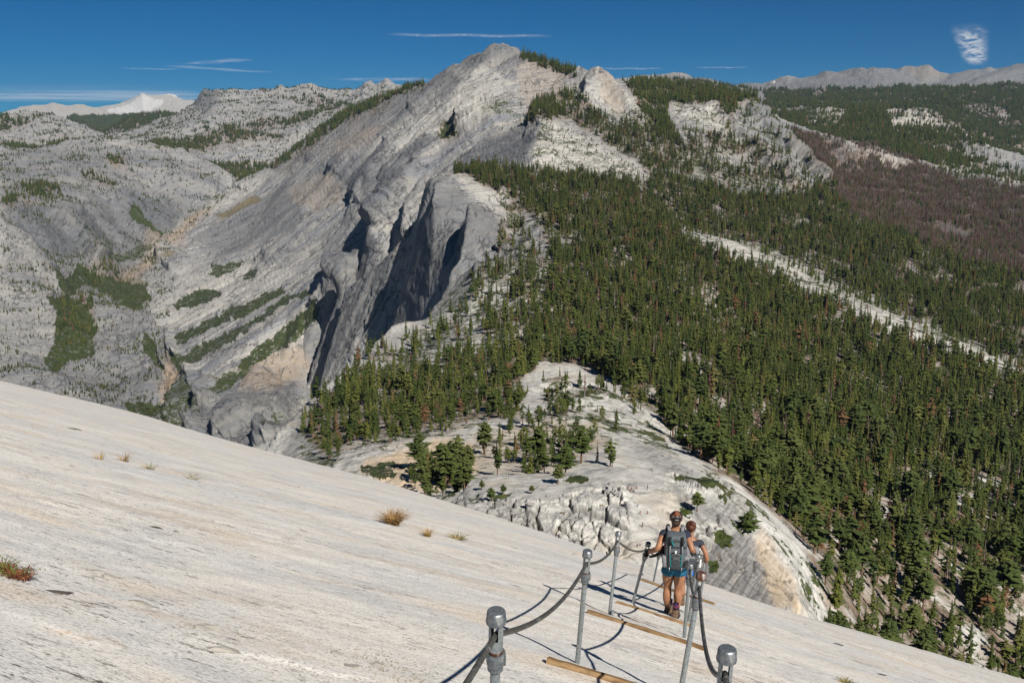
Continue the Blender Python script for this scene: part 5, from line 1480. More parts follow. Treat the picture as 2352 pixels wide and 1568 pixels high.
PACKG = simple('pack_grey', (.085, .10, .11), .7)
PACKD = simple('pack_charcoal', (.035, .042, .048), .65)
PACKL = simple('pack_light_mesh', (.20, .20, .215), .75)
PTEAL = simple('teal_trim', (.01, .17, .19), .6)
WHITE = simple('white_label', (.7, .7, .7), .6)
REDT = simple('red_tab', (.45, .03, .02), .6)
BOOT = simple('brown_boot', (.13, .085, .055), .85)
SOLE = simple('boot_sole', (.04, .03, .025), .9)
SOCKD = simple('sock_dark', (.03, .012, .045), .9)
SOCKS = simple('sock_stripe', (.26, .06, .12), .9)
POLE = simple('pole_alloy', (.35, .36, .38), .35, .7)
BLUE = simple('bright_blue', (.01, .12, .5), .7)

def skin_mesh(name, verts, edges, mat, sub=2, root=0):
    """verts (x,y,z,rx[,ry]) grown by the skin modifier into one surface"""
    me = bpy.data.meshes.new(name); me.from_pydata([v[:3] for v in verts], edges, []); me.update()
    o = bpy.data.objects.new(name, me); C.objects.link(o)
    md = o.modifiers.new('s', 'SKIN'); md.use_smooth_shade = True; md.branch_smoothing = .3
    if not me.skin_vertices: me.skin_vertices.new()
    for i, v in enumerate(verts):
        sv = me.skin_vertices[0].data[i]
        sv.radius = (v[3], v[4] if len(v) > 4 else v[3]); sv.use_root = (i == root)
    m2 = o.modifiers.new('u', 'SUBSURF'); m2.levels = sub; m2.render_levels = sub
    dg = bpy.context.evaluated_depsgraph_get()
    out = bpy.data.meshes.new_from_object(o.evaluated_get(dg))
    out.name = name
    bpy.data.objects.remove(o); bpy.data.meshes.remove(me)
    out.materials.clear(); out.materials.append(mat)
    for p in out.polygons: p.use_smooth = True
    return out
def blob(name, parts, mat, seg=14, smooth=True):
    """several soft boxes / ellipsoids as one mesh: ('e',centre,radii) or ('b',centre,size,bevel,rot)"""
    bm = bmesh.new()
    for p in parts:
        if p[0] == 'e':
            rot = p[3] if len(p) > 3 else Matrix()
            bmesh.ops.create_uvsphere(bm, u_segments=seg, v_segments=max(8, seg // 2 + 2), radius=1, matrix=Matrix.Translation(p[1]) @ rot @ Matrix.Diagonal((*p[2], 1)))
        elif p[0] == 'b':
            b2 = bmesh.new(); bmesh.ops.create_cube(b2, size=1, matrix=Matrix.Diagonal((*p[2], 1)))
            bmesh.ops.bevel(b2, geom=list(b2.edges), offset=p[3], segments=3, profile=.6, affect='EDGES')
            rot = p[4] if len(p) > 4 else Matrix()
            b2.transform(Matrix.Translation(p[1]) @ rot)
            tm = bpy.data.meshes.new('tmp'); b2.to_mesh(tm); b2.free(); bm.from_mesh(tm); bpy.data.meshes.remove(tm)
        elif p[0] == 't':
            a, b = Vector(p[1]), Vector(p[2]); r0, r1 = p[3], p[4]
            q = (b - a).to_track_quat('Z', 'Y').to_matrix().to_4x4(); 
            bmesh.ops.create_cone(bm, cap_ends=True, segments=10, radius1=r0, radius2=r1, depth=(b - a).length, matrix=Matrix.Translation((a + b) / 2) @ q)
    me = bpy.data.meshes.new(name); bm.to_mesh(me); bm.free()
    me.materials.append(mat)
    for p in me.polygons: p.use_smooth = smooth
    return me
def RX(a): return Matrix.Rotation(R(a), 4, 'X')
def RY(a): return Matrix.Rotation(R(a), 4, 'Y')
def RZ(a): return Matrix.Rotation(R(a), 4, 'Z')

FL, FR = on_dome(1534, 1413), on_dome(1554, 1424)
ORG = (FL + FR) / 2
fl, fr = FL - ORG, FR - ORG
# body skeleton, back towards us, walking down the lane
B = [(0, 0, .83, .135, .11), (0, .0, .96, .115, .09), (0, .015, 1.12, .125, .085), (0, .02, 1.27, .12, .075), (0, .015, 1.355, .05, .05), (0, .025, 1.43, .048, .05), (0, .03, 1.50, .075, .085), (0, .03, 1.575, .062, .075),
     # left leg 8..12
     (-.085, .0, .74, .092, .095), (-.083, .01, .60, .077, .082), (-.080, .035, .44, .046, .050), (-.086, .0, .31, .057, .062), (-.088, .0, .20, .040, .044), (fl.x, fl.y - .0, fl.z + .10, .031, .034),
     # right leg 13..17
     (.085, -.01, .74, .092, .095), (.078, -.02, .60, .078, .084), (.070, -.02, .44, .047, .051), (.066, -.05, .31, .058, .063), (.060, -.06, .20, .040, .044), (fr.x, fr.y, fr.z + .10, .031, .034),
     # left arm 18..21
     (-.165, .005, 1.295, .052, .05), (-.215, -.12, 1.215, .042, .044), (-.255, -.20, 1.135, .038, .038), (-.325, -.10, 1.055, .034, .034), (-.375, -.01, 1.00, .024, .026),
     # right arm 23..
     (.165, .005, 1.29, .052, .05), (.20, -.10, 1.20, .042, .044), (.235, -.17, 1.12, .038, .038), (.262, -.05, 1.05, .034, .034), (.275, .07, 1.00, .024, .026)]
E = [(0, 1), (1, 2), (2, 3), (3, 4), (4, 5), (5, 6), (6, 7), (0, 8), (8, 9), (9, 10), (10, 11), (11, 12), (12, 13), (0, 14), (14, 15), (15, 16), (16, 17), (17, 18), (18, 19), (3, 20), (20, 21), (21, 22), (22, 23), (23, 24), (3, 25), (25, 26), (26, 27), (27, 28), (28, 29)]
B = [(v[0], v[1], v[2]) + tuple(r * 1.16 for r in v[3:]) for v in B]
body = skin_mesh('person', B, E, SKIN)
walker = link('person', body); walker.location = ORG; walker.rotation_euler = (0, 0, R(-6))
tag(walker, 'woman in navy shirt and blue shorts walking down between the cables', 'person')
# face, turned away down the lane
link('face', blob('face', [('e', (0, .112, 1.485), (.014, .016, .022)), ('e', (0, .104, 1.452), (.026, .010, .008)), ('e', (-.032, .101, 1.515), (.013, .008, .008)), ('e', (.032, .101, 1.515), (.013, .008, .008)), ('e', (0, .085, 1.425), (.035, .03, .022))], SKIN), None, walker)
for sx in (-1, 1): link('ear', blob('ear', [('e', (.083 * sx, .03, 1.50), (.010, .020, .030))], SKIN), None, walker)
hair = link('hair', blob('hair', [('e', (0, .012, 1.535), (.088, .100, .095)), ('e', (0, -.02, 1.475), (.066, .065, .062)), ('e', (-.05, -.02, 1.56), (.045, .06, .045)), ('e', (.05, -.01, 1.56), (.045, .06, .045))], HAIRD, 20), None, walker)
hb = []
for k in range(46):
    a = k * .55; rr = .046 - k * .0008
    hb.append(('e', (math.cos(a) * rr + .008, -.030 + math.sin(a) * rr * .9, 1.600 + k * .0010), (.026, .012, .012), Matrix.Rotation(a + 1.57, 4, 'Z')))
link('hair_bun', blob('hair_bun', [h for i, h in enumerate(hb) if i % 3], HAIRO, 10), None, walker)
link('hair_strand', blob('hair_strand', [h for i, h in enumerate(hb) if not i % 3], HAIRD, 10), None, walker)
link('hair_clip', blob('hair_clip', [('b', (.045, -.045, 1.635), (.045, .012, .02), .003, RZ(30)), ('b', (.06, -.03, 1.615), (.012, .02, .04), .003, RY(30))], BLACK), None, walker)
# stray wisps and headband
V = []; F = []
for k in range(2):
    for j in range(28):
        a = 2 * math.pi * j / 28
        V.append((math.cos(a) * .0925, .012 + math.sin(a) * .105, 1.525 + k * .042 - .02 * math.sin(a) * .3))
for j in range(28): F.append((j, (j + 1) % 28, 28 + (j + 1) % 28, 28 + j))
hbm = mesh_from('headband', V, F, BLACK)
o = link('headband', hbm, None, walker); md = o.modifiers.new('t', 'SOLIDIFY'); md.thickness = .006
link('logo_print', blob('logo_print', [('b', (-.012 + .012 * k, -.0985, 1.541), (.008, .003, .007), .001) for k in range(4)], WHITE), None, o)
# clothes: grown on the same bones, a little wider
T = [(0, 0, .90, .128, .108), (0, .0, .98, .124, .100), (0, .015, 1.12, .136, .096), (0, .02, 1.265, .131, .088), (0, .015, 1.335, .070, .062), (-.163, .005, 1.297, .062, .060), (-.208, -.085, 1.235, .056, .056), (.163, .005, 1.292, .062, .060), (.195, -.075, 1.225, .056, .056)]
T = [(v[0], v[1], v[2]) + tuple(r * 1.34 for r in v[3:]) for v in T]
shirt = link('shirt', skin_mesh('shirt', T, [(0, 1), (1, 2), (2, 3), (3, 4), (3, 5), (5, 6), (3, 7), (7, 8)], NAVY, root=1), None, walker)
S_ = [(0, 0, .91, .136, .115), (0, -.01, .83, .150, .130), (-.082, .0, .745, .103, .108), (-.083, .008, .655, .096, .102), (.082, -.01, .745, .103, .108), (.080, -.014, .655, .097, .103)]
S_ = [(v[0], v[1], v[2] - (.02 if i > 1 else 0)) + tuple(r * 1.28 for r in v[3:]) for i, v in enumerate(S_)]
shorts = link('shorts', skin_mesh('shorts', S_, [(0, 1), (1, 2), (2, 3), (1, 4), (4, 5)], TEAL), None, walker)
for f, nm in ((fl, 'l'), (fr, 'r')):
    bx, by, bz = f.x, f.y, f.z
    ang = 8 if nm == 'l' else -14
    M = Matrix.Translation((bx, by, bz)) @ RZ(ang) @ RX(-14)
    bt = blob('boot', [('b', (0, .035, .045), (.092, .225, .075), .032), ('b', (0, -.025, .105), (.088, .105, .10), .035), ('e', (0, .12, .045), (.046, .055, .038)), ('t', (0, -.02, .12), (0, -.022, .165), .046, .050)], BOOT)
    bo = link('boot', bt, None, walker); bo.matrix_local = M
    so_ = link('sole', blob('sole', [('b', (0, .04, .008), (.098, .262, .028), .012)], SOLE), None, bo)
    link('lace', blob('lace', [('t', (-.025, .045, .095 + k * .015), (.025, .05 - k * .006, .098 + k * .015), .003, .003) for k in range(4)], SOCKD), None, bo)
    sk_ = link('sock', blob('sock', [('t', (bx, by - .012, bz + .155), (bx, by - .012, bz + .235), .044, .047)], SOCKD), None, walker)
    link('stripe', blob('stripe', [('t', (bx, by - .012, bz + .185 + k * .022), (bx, by - .012, bz + .193 + k * .022), .0475, .048) for k in range(2)], SOCKS), None, sk_)
def glove(tipdir, wrist, mat, parent):
    w = Vector(wrist); d = Vector(tipdir).normalized(); side = d.cross(Vector((0, 0, 1))).normalized(); up = side.cross(d)
    parts = [('e', tuple(w + d * .045), (.040, .046, .024), (side.to_track_quat('X', 'Z').to_matrix().to_4x4()))]
    for k in range(4):
        L_ = (.030, .034, .032, .025)[k]
        a = w + d * .075 + side * (-.030 + .020 * k); b = a + d * L_ * .7 - up * .012; c = b - up * L_ - d * .004; e = c - d * .020
        parts += [('t', tuple(a), tuple(b), .0105, .0098), ('t', tuple(b), tuple(c), .0098, .009), ('t', tuple(c), tuple(e), .009, .008), ('e', tuple(b), (.010, .010, .010)), ('e', tuple(c), (.009, .009, .009))]
    a = w + d * .03 - side * .034; b = a + d * .03 - side * .012 - up * .014; c = b + side * .018 - up * .016
    parts += [('t', tuple(a), tuple(b), .012, .011), ('t', tuple(b), tuple(c), .011, .009), ('t', tuple(w - d * .045), tuple(w + d * .01), .033, .031)]
    return link('glove', blob('glove', parts, mat, 10), None, parent)
glove((-.25, .35, -.35), (-.372, -.015, 1.003), BLACK, walker)
glove((.05, .4, -.35), (.275, .07, 1.0), BLACK, walker)

# rucksack on her back
pk = empty('backpack', ORG + Vector((0, .02, .075)), (0, 0, R(-6)), (1.05, 1, .96))
tag(pk, 'grey hiking backpack with teal trim and two trekking poles strapped on', 'backpack')
def PK(nm, parts, mat, parent=None, seg=14): return link(nm, blob(nm, parts, mat, seg), None, parent or pk)
PK('main_bag', [('b', (0, -.19, 1.06), (.30, .19, .46), .07, RX(-3)), ('b', (0, -.155, .90), (.26, .14, .16), .06)], PACKG)
lid = PK('lid', [('b', (0, -.185, 1.285), (.27, .20, .12), .055, RX(8))], PACKG)
link('lid_seam', blob('lid_seam', [('t', (-.12, -.275, 1.245), (.12, -.275, 1.245), .004, .004), ('t', (-.075, -.285, 1.262), (0, -.292, 1.290), .0035, .0035), ('t', (.075, -.285, 1.262), (0, -.292, 1.290), .0035, .0035)], PACKD), None, lid)
PK('front_pocket', [('b', (0, -.300, .955), (.155, .07, .26), .045, RX(-6))], PACKD)
for sx in (-1, 1):
    PK('side_pocket', [('b', (.135 * sx, -.215, .925), (.09, .13, .19), .035, RY(6 * sx))], PACKL)
    PK('hip_belt', [('b', (.13 * sx, -.06, .93), (.09, .16, .075), .03)], PACKL)
    PK('shoulder_strap', [('t', (.085 * sx, -.09, 1.34), (.10 * sx, .03, 1.375), .024, .026), ('t', (.10 * sx, .03, 1.375), (.115 * sx, .12, 1.25), .026, .022)], PACKL)
    po = PK('trekking_pole', [('t', (.082 * sx, -.315, .86), (.082 * sx, -.30, 1.31), .0085, .0105), ('t', (.082 * sx, -.318, .80), (.082 * sx, -.315, .86), .0045, .0085)], POLE)
    link('grip', blob('grip', [('t', (.082 * sx, -.30, 1.20), (.082 * sx, -.297, 1.335), .015, .019)], BLACK), None, po)
    PK('strap_teal', [('b', (.072 * sx, -.335, .98), (.014, .012, .20), .004, RY(4 * sx))], PTEAL)
PK('strap_teal', [('b', (-.055, -.290, 1.25), (.020, .012, .13), .005, RY(-20))], PTEAL)
PK('red_tab', [('b', (-.150, -.20, 1.17), (.016, .03, .05), .005)], REDT)
PK('buckle', [('b', (-.005, -.335, 1.105), (.022, .012, .038), .004), ('b', (-.005, -.33, 1.13), (.03, .01, .012), .003)], WHITE)
PK('bungee', [('t', (-.075, -.335, 1.06), (.0, -.345, 1.10), .0035, .0035), ('t', (.075, -.335, 1.06), (.0, -.345, 1.10), .0035, .0035), ('t', (-.105, -.31, 1.0), (-.08, -.335, 1.065), .0035, .0035), ('t', (.105, -.31, 1.0), (.08, -.335, 1.065), .0035, .0035), ('t', (-.075, -.335, .98), (.075, -.335, 1.05), .003, .003), ('t', (.075, -.335, .98), (-.075, -.335, 1.05), .003, .003)], PACKL)
PK('compression_strap', [('b', (0, -.292, 1.175), (.29, .012, .014), .003)], PACKD)
PK('compression_strap', [('b', (.0, -.30, .855), (.25, .012, .014), .003)], PACKD)
# black jacket hanging from the arm
jk = [(-.15, -.10, 1.14, .05, .03), (-.20, -.03, 1.04, .075, .028), (-.23, .02, .95, .06, .026), (-.30, .06, .90, .045, .022), (-.36, .10, .865, .03, .018), (-.16, .0, .93, .05, .025)]
o = link('jacket', skin_mesh('jacket', jk, [(0, 1), (1, 2), (2, 3), (3, 4), (1, 5)], BLACK)); o.location = ORG; o.rotation_euler = (0, 0, R(-6))
tag(o, 'black jacket bunched between the left arm and the backpack', 'jacket')

# second walker, lower down and bent, mostly hidden
O2 = at_xy(ORG.x + .50, ORG.y + 1.40) + Vector((0, 0, .17))
B2 = [(0, 0, .62, .13, .11), (0, .05, .78, .115, .09), (0, .10, .95, .12, .085), (0, .14, 1.06, .11, .07), (0, .16, 1.13, .048, .048), (0, .18, 1.19, .048, .05), (0, .19, 1.26, .074, .084), (0, .19, 1.33, .06, .072),
      (-.09, .03, .56, .09, .09), (-.10, .20, .38, .052, .056), (-.10, .10, .22, .05, .052), (-.10, .03, .03, .032, .034), (.09, .03, .56, .09, .09), (.10, .18, .38, .052, .056), (.10, .08, .22, .05, .052), (.10, .0, .03, .032, .034),
      (-.16, .13, 1.03, .05, .05), (-.20, .05, .90, .040, .042), (-.20, .20, .80, .033, .034), (.16, .13, 1.03, .05, .05), (.235, .02, .93, .040, .042), (.27, .0, .80, .035, .036), (.24, .12, .70, .026, .028)]
E2 = [(0, 1), (1, 2), (2, 3), (3, 4), (4, 5), (5, 6), (6, 7), (0, 8), (8, 9), (9, 10), (10, 11), (0, 12), (12, 13), (13, 14), (14, 15), (3, 16), (16, 17), (17, 18), (3, 19), (19, 20), (20, 21), (21, 22)]
P2 = link('person', skin_mesh('person', B2, E2, SKIN)); P2.location = O2; P2.rotation_euler = (0, 0, R(-8))
tag(P2, 'second walker with a brown hair bun, mostly hidden beyond the first woman', 'person')
link('hair', blob('hair', [('e', (0, .17, 1.285), (.086, .098, .095)), ('e', (0, .09, 1.30), (.05, .045, .05)), ('e', (.03, .10, 1.36), (.045, .04, .04))], simple('auburn_hair', (.11, .035, .018), .5, sc=110, var=.6), 18), None, P2)
T2 = [(0, .03, .72, .122, .10), (0, .06, .80, .122, .10), (0, .10, .95, .165, .12), (0, .14, 1.06, .15, .10), (-.16, .13, 1.04, .07, .07), (-.185, .08, .95, .062, .062), (.16, .13, 1.04, .07, .07), (.20, .07, .97, .062, .062)]
link('shirt', skin_mesh('shirt', T2, [(0, 1), (1, 2), (2, 3), (3, 4), (4, 5), (3, 6), (6, 7)], simple('grey_top', (.03, .035, .05), .85)), None, P2)
S2 = [(0, .01, .70, .132, .112), (0, 0, .62, .145, .125), (-.09, .05, .53, .1, .1), (-.095, .10, .47, .09, .09), (.09, .05, .53, .1, .1), (.095, .10, .47, .09, .09)]
link('shorts', skin_mesh('shorts', S2, [(0, 1), (1, 2), (2, 3), (1, 4), (4, 5)], BLUE), None, P2)
for sx in (-1, 1):
    link('boot', blob('boot', [('b', (.10 * sx, .05 if sx < 0 else .03, .045), (.09, .24, .08), .03), ('b', (.10 * sx, .01, .11), (.085, .10, .09), .03)], BOOT), None, P2)
bp = empty('backpack', O2, (0, 0, R(-8))); tag(bp, 'small grey and white daypack of the second walker', 'backpack')
link('main_bag', blob('main_bag', [('b', (0, -.08, .88), (.27, .17, .34), .06, RX(-14))], PACKL), None, bp)
link('pocket', blob('pocket', [('b', (0, -.19, .80), (.20, .06, .17), .03, RX(-14))], PACKD), None, bp)
for sx in (-1, 1): link('bottle_pocket', blob('bottle_pocket', [('b', (.14 * sx, -.09, .78), (.07, .09, .14), .03)], WHITE), None, bp)

# small hikers on the rock below
def hiker(pos, pose, rot, top, legs, label, hat=None, h=1.0):
    if pose == 'stand':
        b = [(0, 0, .92, .12, .09), (0, 0, 1.15, .12, .085), (0, 0, 1.38, .13, .08), (0, 0, 1.5, .05), (0, 0, 1.6, .08, .09), (0, 0, 1.68, .07, .075),
             (-.09, 0, .84, .085), (-.11, .03, .48, .055), (-.12, 0, .06, .04), (.09, 0, .84, .085), (.11, .05, .48, .055), (.13, .02, .06, .04),
             (-.18, 0, 1.38, .05), (-.27, .02, 1.12, .04), (-.30, .16, .95, .033), (.18, 0, 1.38, .05), (.27, .02, 1.12, .04), (.30, .14, .98, .033)]
        tp = [(0, 0, .95, .13, .10), (0, 0, 1.15, .135, .10), (0, 0, 1.37, .14, .09), (-.18, 0, 1.37, .062), (-.24, .01, 1.20, .055), (.18, 0, 1.37, .062), (.24, .01, 1.20, .055)]
        lg = [(0, 0, .95, .13, .10), (-.09, 0, .84, .10), (-.11, .03, .48, .068), (-.12, 0, .14, .055), (.09, 0, .84, .10), (.11, .05, .48, .068), (.13, .02, .14, .055)]
        le = [(0, 1), (1, 2), (2, 3), (0, 4), (4, 5), (5, 6)]
        hz, hy = 1.63, 0
    elif pose == 'sit':
        b = [(0, 0, .16, .13, .11), (0, .02, .42, .12, .09), (0, .04, .64, .13, .08), (0, .05, .76, .05), (0, .07, .86, .08, .09), (0, .07, .94, .07, .075),
             (-.10, .12, .14, .085), (-.13, .42, .38, .055), (-.13, .68, .05, .04), (.10, .12, .14, .085), (.13, .42, .36, .055), (.13, .70, .04, .04),
             (-.18, .03, .64, .05), (-.24, .16, .44, .04), (-.14, .36, .40, .033), (.18, .03, .64, .05), (.26, .16, .44, .04), (.14, .38, .42, .033)]
        tp = [(0, 0, .20, .14, .12), (0, .02, .42, .135, .10), (0, .04, .63, .14, .09), (-.18, .03, .63, .062), (-.22, .10, .50, .055), (.18, .03, .63, .062), (.24, .10, .50, .055)]
        lg = [(0, 0, .16, .14, .12), (-.10, .12, .14, .10), (-.13, .42, .38, .068), (-.13, .64, .12, .055), (.10, .12, .14, .10), (.13, .42, .36, .068), (.13, .65, .11, .055)]
        le = [(0, 1), (1, 2), (2, 3), (0, 4), (4, 5), (5, 6)]
        hz, hy = .89, .07
    else:   # climbing, bent towards the cable
        b = [(0, 0, .80, .12, .09), (0, .12, .98, .12, .085), (0, .24, 1.14, .13, .08), (0, .30, 1.24, .05), (0, .34, 1.33, .08, .09), (0, .35, 1.41, .07, .075),
             (-.10, .02, .74, .085), (-.14, .20, .44, .055), (-.12, .02, .06, .04), (.10, -.02, .74, .085), (.14, -.02, .42, .055), (.15, -.22, .06, .04),
             (-.18, .24, 1.13, .05), (-.30, .34, .96, .04), (-.34, .52, .95, .033), (.18, .24, 1.13, .05), (.30, .34, .96, .04), (.34, .52, .95, .033)]
        tp = [(0, 0, .84, .13, .10), (0, .12, .98, .135, .10), (0, .24, 1.13, .14, .09), (-.18, .24, 1.13, .062), (-.25, .30, 1.02, .055), (.18, .24, 1.13, .062), (.25, .30, 1.02, .055)]
        lg = [(0, 0, .82, .13, .10), (-.10, .02, .74, .10), (-.14, .20, .44, .068), (-.12, .05, .14, .055), (.10, -.02, .74, .10), (.14, -.02, .42, .068), (.15, -.18, .14, .055)]
        le = [(0, 1), (1, 2), (2, 3), (0, 4), (4, 5), (5, 6)]
        hz, hy = 1.36, .34
    be = [(0, 1), (1, 2), (2, 3), (3, 4), (4, 5), (0, 6), (6, 7), (7, 8), (0, 9), (9, 10), (10, 11), (2, 12), (12, 13), (13, 14), (2, 15), (15, 16), (16, 17)]
    o = link('person', skin_mesh('person', b, be, SKIN, 1)); o.location = pos; o.rotation_euler = (0, 0, R(rot)); o.scale = (h, h, h)
    link('shirt', skin_mesh('shirt', tp, [(0, 1), (1, 2), (2, 3), (3, 4), (2, 5), (5, 6)], top, 1), None, o)
    link('trousers', skin_mesh('trousers', lg, le, legs, 1), None, o)
    link('hair', blob('hair', [('e', (0, hy - .01, hz + .03), (.095, .11, .10))], hat or HAIRD, 8), None, o)
    for sx in (-1, 1):
        fx_, fy_, fz_ = b[8 if sx < 0 else 11][:3]
        link('boot', blob('boot', [('b', (fx_, fy_ + .05, fz_ - .01), (.10, .27, .11), .03)], BOOT), None, o)
    tag(o, label, 'person', 'hikers on the rock below')
    return o
CR = simple('red_cloth', (.35, .03, .03), .8); CB = simple('sky_cloth', (.04, .16, .38), .8); CT = simple('teal_cloth', (.02, .22, .26), .8); CG = simple('grey_cloth', (.07, .07, .08), .8); CW = simple('pale_cloth', (.5, .5, .52), .8); CBN = simple('brown_cloth', (.16, .08, .05), .8); CM = simple('magenta_hat', (.45, .05, .30), .7); CP = simple('pink_cloth', (.5, .12, .14), .8)
def SDP(u, v): return on_land(u, v, 235, 400)[0] + Vector((0, 0, -.02))
hiker(SDP(1441, 1126), 'stand', 20, CG, CG, 'hiker in grey standing left of the seated group')
hiker(SDP(1448, 1128), 'sit', 150, BLACK, CG, 'seated hiker in black, leftmost and lowest of the resting group')
hiker(SDP(1451, 1124), 'sit', 200, CR, CG, 'seated hiker in a red top in the middle of the group')
hiker(SDP(1457, 1127), 'sit', 140, CT, BLACK, 'seated hiker in bright teal, right of the red top')
hiker(SDP(1462, 1120), 'sit', 220, CBN, CR, 'seated hiker in brown and red at the right end of the group')
hiker(SDP(1486, 1124), 'stand', -30, CG, BLACK, 'lone dark hiker standing on the pale rock right of the group')
hiker(SDP(1464, 1166), 'climb', 170, CB, CB, 'crouching hiker in blue with a magenta hat at the top of the cables', CM)
hiker(SDP(1470, 1181), 'climb', 190, CP, CBN, 'hiker in a pink top climbing, upper left of the three on the slope')
hiker(SDP(1488, 1181), 'climb', 160, CBN, CR, 'hiker in brown leaning back on the cable to the right')
hiker(SDP(1476, 1211), 'stand', 180, BLACK, BLACK, 'hiker all in black standing with arms out on the slope')
hiker(SDP(1463, 1255), 'climb', 180, CP, CG, 'lowest hiker in red and pink just above the left cable')
hiker(SDP(1471, 1254), 'climb', 170, CW, CG, 'lowest hiker in white just above the left cable')
hiker(on_land(1162, 1099, 320, 380)[0], 'stand', 100, CW, CG, 'hiker in white at the far left brow of the sub-dome')
hiker(on_land(1169, 1099, 320, 380)[0], 'stand', 80, CB, CBN, 'hiker in blue next to the one in white on the left brow')
# ------------------------------------------------------------------ nearest trees, one by one
g_ = np.random.default_rng(5)
NEARFORM = []   # (crown mesh, trunk mesh)
def near_form(seed, mat, bark, **kw):
    bz = kw.pop('tr', .016)
    cv, cf = conifer(seed, **kw)
    c = mesh_np('crown', cv, cf, False, mat)
    tv, tf = trunk_np(.93, bz, .003, 7, 4, seed, .006)
    return (c, mesh_np('trunk', tv, tf, True, bark))
for s in range(6): NEARFORM.append(near_form(500 + s, LEAF, BARK, rad=[.14, .16, .13, .17, .15, .12][s], tiers=[38, 34, 40, 32, 36, 38][s], nb=10, base=[.10, .18, .06, .26, .14, .20][s], gap=.22, sub=2, droop=.25, wk=.5, ragged=.2))
for s in range(3): NEARFORM.append(near_form(520 + s, PINE, BARK, rad=.21 + .02 * s, tiers=26, nb=9, base=[.34, .28, .42][s], gap=.36, sub=3, wk=.5, ragged=.25, droop=-.05, round_=True, tr=.02))
for s in range(3): NEARFORM.append(near_form(540 + s, DEAD, GREYBARK, rad=.10, tiers=26, nb=6, base=.22, gap=.35, droop=.08, wk=.35, ragged=.2))
def zone_of(u, v, r):
    if r < 345: return 'on the sub-dome'
    if u < 930: return 'on the left saddle edge'
    if u < 1110 and v > 1040: return 'in the sandy saddle clump'
    if u < 1320 and v > 1020: return 'behind the sub-dome'
    if u < 1300: return 'in the saddle wood'
    if u < 1520 and v < 1100: return 'below the rocky knob'
    if u < 1800 and v < 1150: return 'at the forest edge'
    if u < 1950: return 'right of the sub-dome'
    if v < 1250: return 'in the dense forest'
    if u < 2130: return 'above the slab edge'
    return 'on the lower right slope'
KN = {0: 'green fir', 1: 'open pine', 2: 'dead brown conifer'}
def plant_tree(pos, form, h, w, rz, u, v, label=None):
    c, t_ = NEARFORM[form]
    e = empty('conifer', pos, (0, 0, rz), (h * w, h * w, h))
    link('crown', c, None, e); link('trunk', t_, None, e)
    kd = 0 if form < 6 else (1 if form < 9 else 2)
    r = math.hypot(pos[0], pos[1])
    size = 'very tall' if h > 25 else 'tall' if h > 20 else 'middling' if h > 15.5 else 'short' if h > 11 else 'very short'
    size += ' slender' if w < .98 else ' broad' if w < 1.25 else ' spreading'
    hx = min(11, max(0, int((u - 650) / 142))); hy = min(7, max(0, int((v - 850) / 92)))
    wx = ('at the left end of the trees', 'left of the sandy ground', 'over the sandy ground', 'over the sub-dome left end', 'straight above the second left post', 'above the third left post', 'straight above the woman', 'just right of the woman', 'right of the posts', 'well right of the posts', 'near the right side', 'at the right border')[hx]
    wy = ('level with the rocky knob', 'just below the knob level', 'level with the sandy ground', 'level with the sub-dome crest', 'level with the woman\'s head', 'level with the backpack', 'level with the farther steps', 'level with the nearest step')[hy]
    z = zone_of(u, v, r)
    tag(e, label or ' '.join(f'{size} {KN[kd]} {wx}, {wy}'.split()[:16]), 'tree', label or f'{size} {KN[kd]}s {wx}, {wy}')
    return e
for k in NEAR:
    f = int(TI[k])
    if f >= 12: f = int(g_.integers(0, 6))
    plant_tree((float(TX[k]), float(TY[k]), float(TZ[k])), f, float(TH[k]), float(min(TW[k], 1.35)), float(g_.uniform(0, 6.28)), float(tu[k]), float(tv_[k]))
for (u, v, h, form, w, lab) in [
    (1282, 1110, 7.5, 6, 1.6, 'round bright pine standing alone on the sub-dome brow beside a green mat'),
    (1716, 1232, 8.5, 7, 1.7, 'spreading pine with a bare trunk above the tan slabs of the right flank'),
    (1222, 1132, 3.2, 8, 1.5, 'tiny pine on the crack line left of the sub-dome top'),
    (1155, 1135, 4.0, 6, 1.6, 'small bushy pine among the left ledges of the sub-dome'),
    (1128, 1150, 5.0, 7, 1.6, 'bushy pine standing on the lower left ledge of the sub-dome'),
    (1600, 1175, 7.0, 8, 1.4, 'thin straggly pine on the flank right of the walking woman'),
    (1107, 1125, 4.0, 6, 1.5, 'little pine at the left tip of the sub-dome')]:
    p, n = on_land(u, v, 235, 380)
    plant_tree(tuple(p - Vector((0, 0, .2))), form, h, w, u, u, v, lab)

# ------------------------------------------------------------------ bushes on the rock
def bush_mesh(seed, n=420, mat=None):
    g = np.random.default_rng(seed); V = []; F = []
    lob = [(g.uniform(-.6, .6), g.uniform(-.6, .6), g.uniform(.1, .35), g.uniform(.3, .55)) for _ in range(7)]
    for i in range(n):
        lx, ly, lz, lr = lob[g.integers(0, 7)]
        d = g.normal(size=3); d /= np.linalg.norm(d); d[2] = abs(d[2])
        c = np.array([lx, ly, lz * .6]) + d * lr * g.uniform(.75, 1.05) * np.array([1, 1, .8])
        a = g.normal(size=3); a /= np.linalg.norm(a); b = np.cross(a, d); b /= np.linalg.norm(b) + 1e-6
        s = g.uniform(.05, .11)
        k = len(V); V += [c - a * s, c + b * s, c + a * s, c - b * s]; F += [(k, k + 1, k + 2), (k, k + 2, k + 3)]
    return mesh_np('bush', np.array(V), np.array(F), False, mat)
SHR = mat_leaf('shrub_foliage', [(0, (.03, .045, .010)), (.5, (.045, .062, .012)), (1, (.065, .075, .02))])
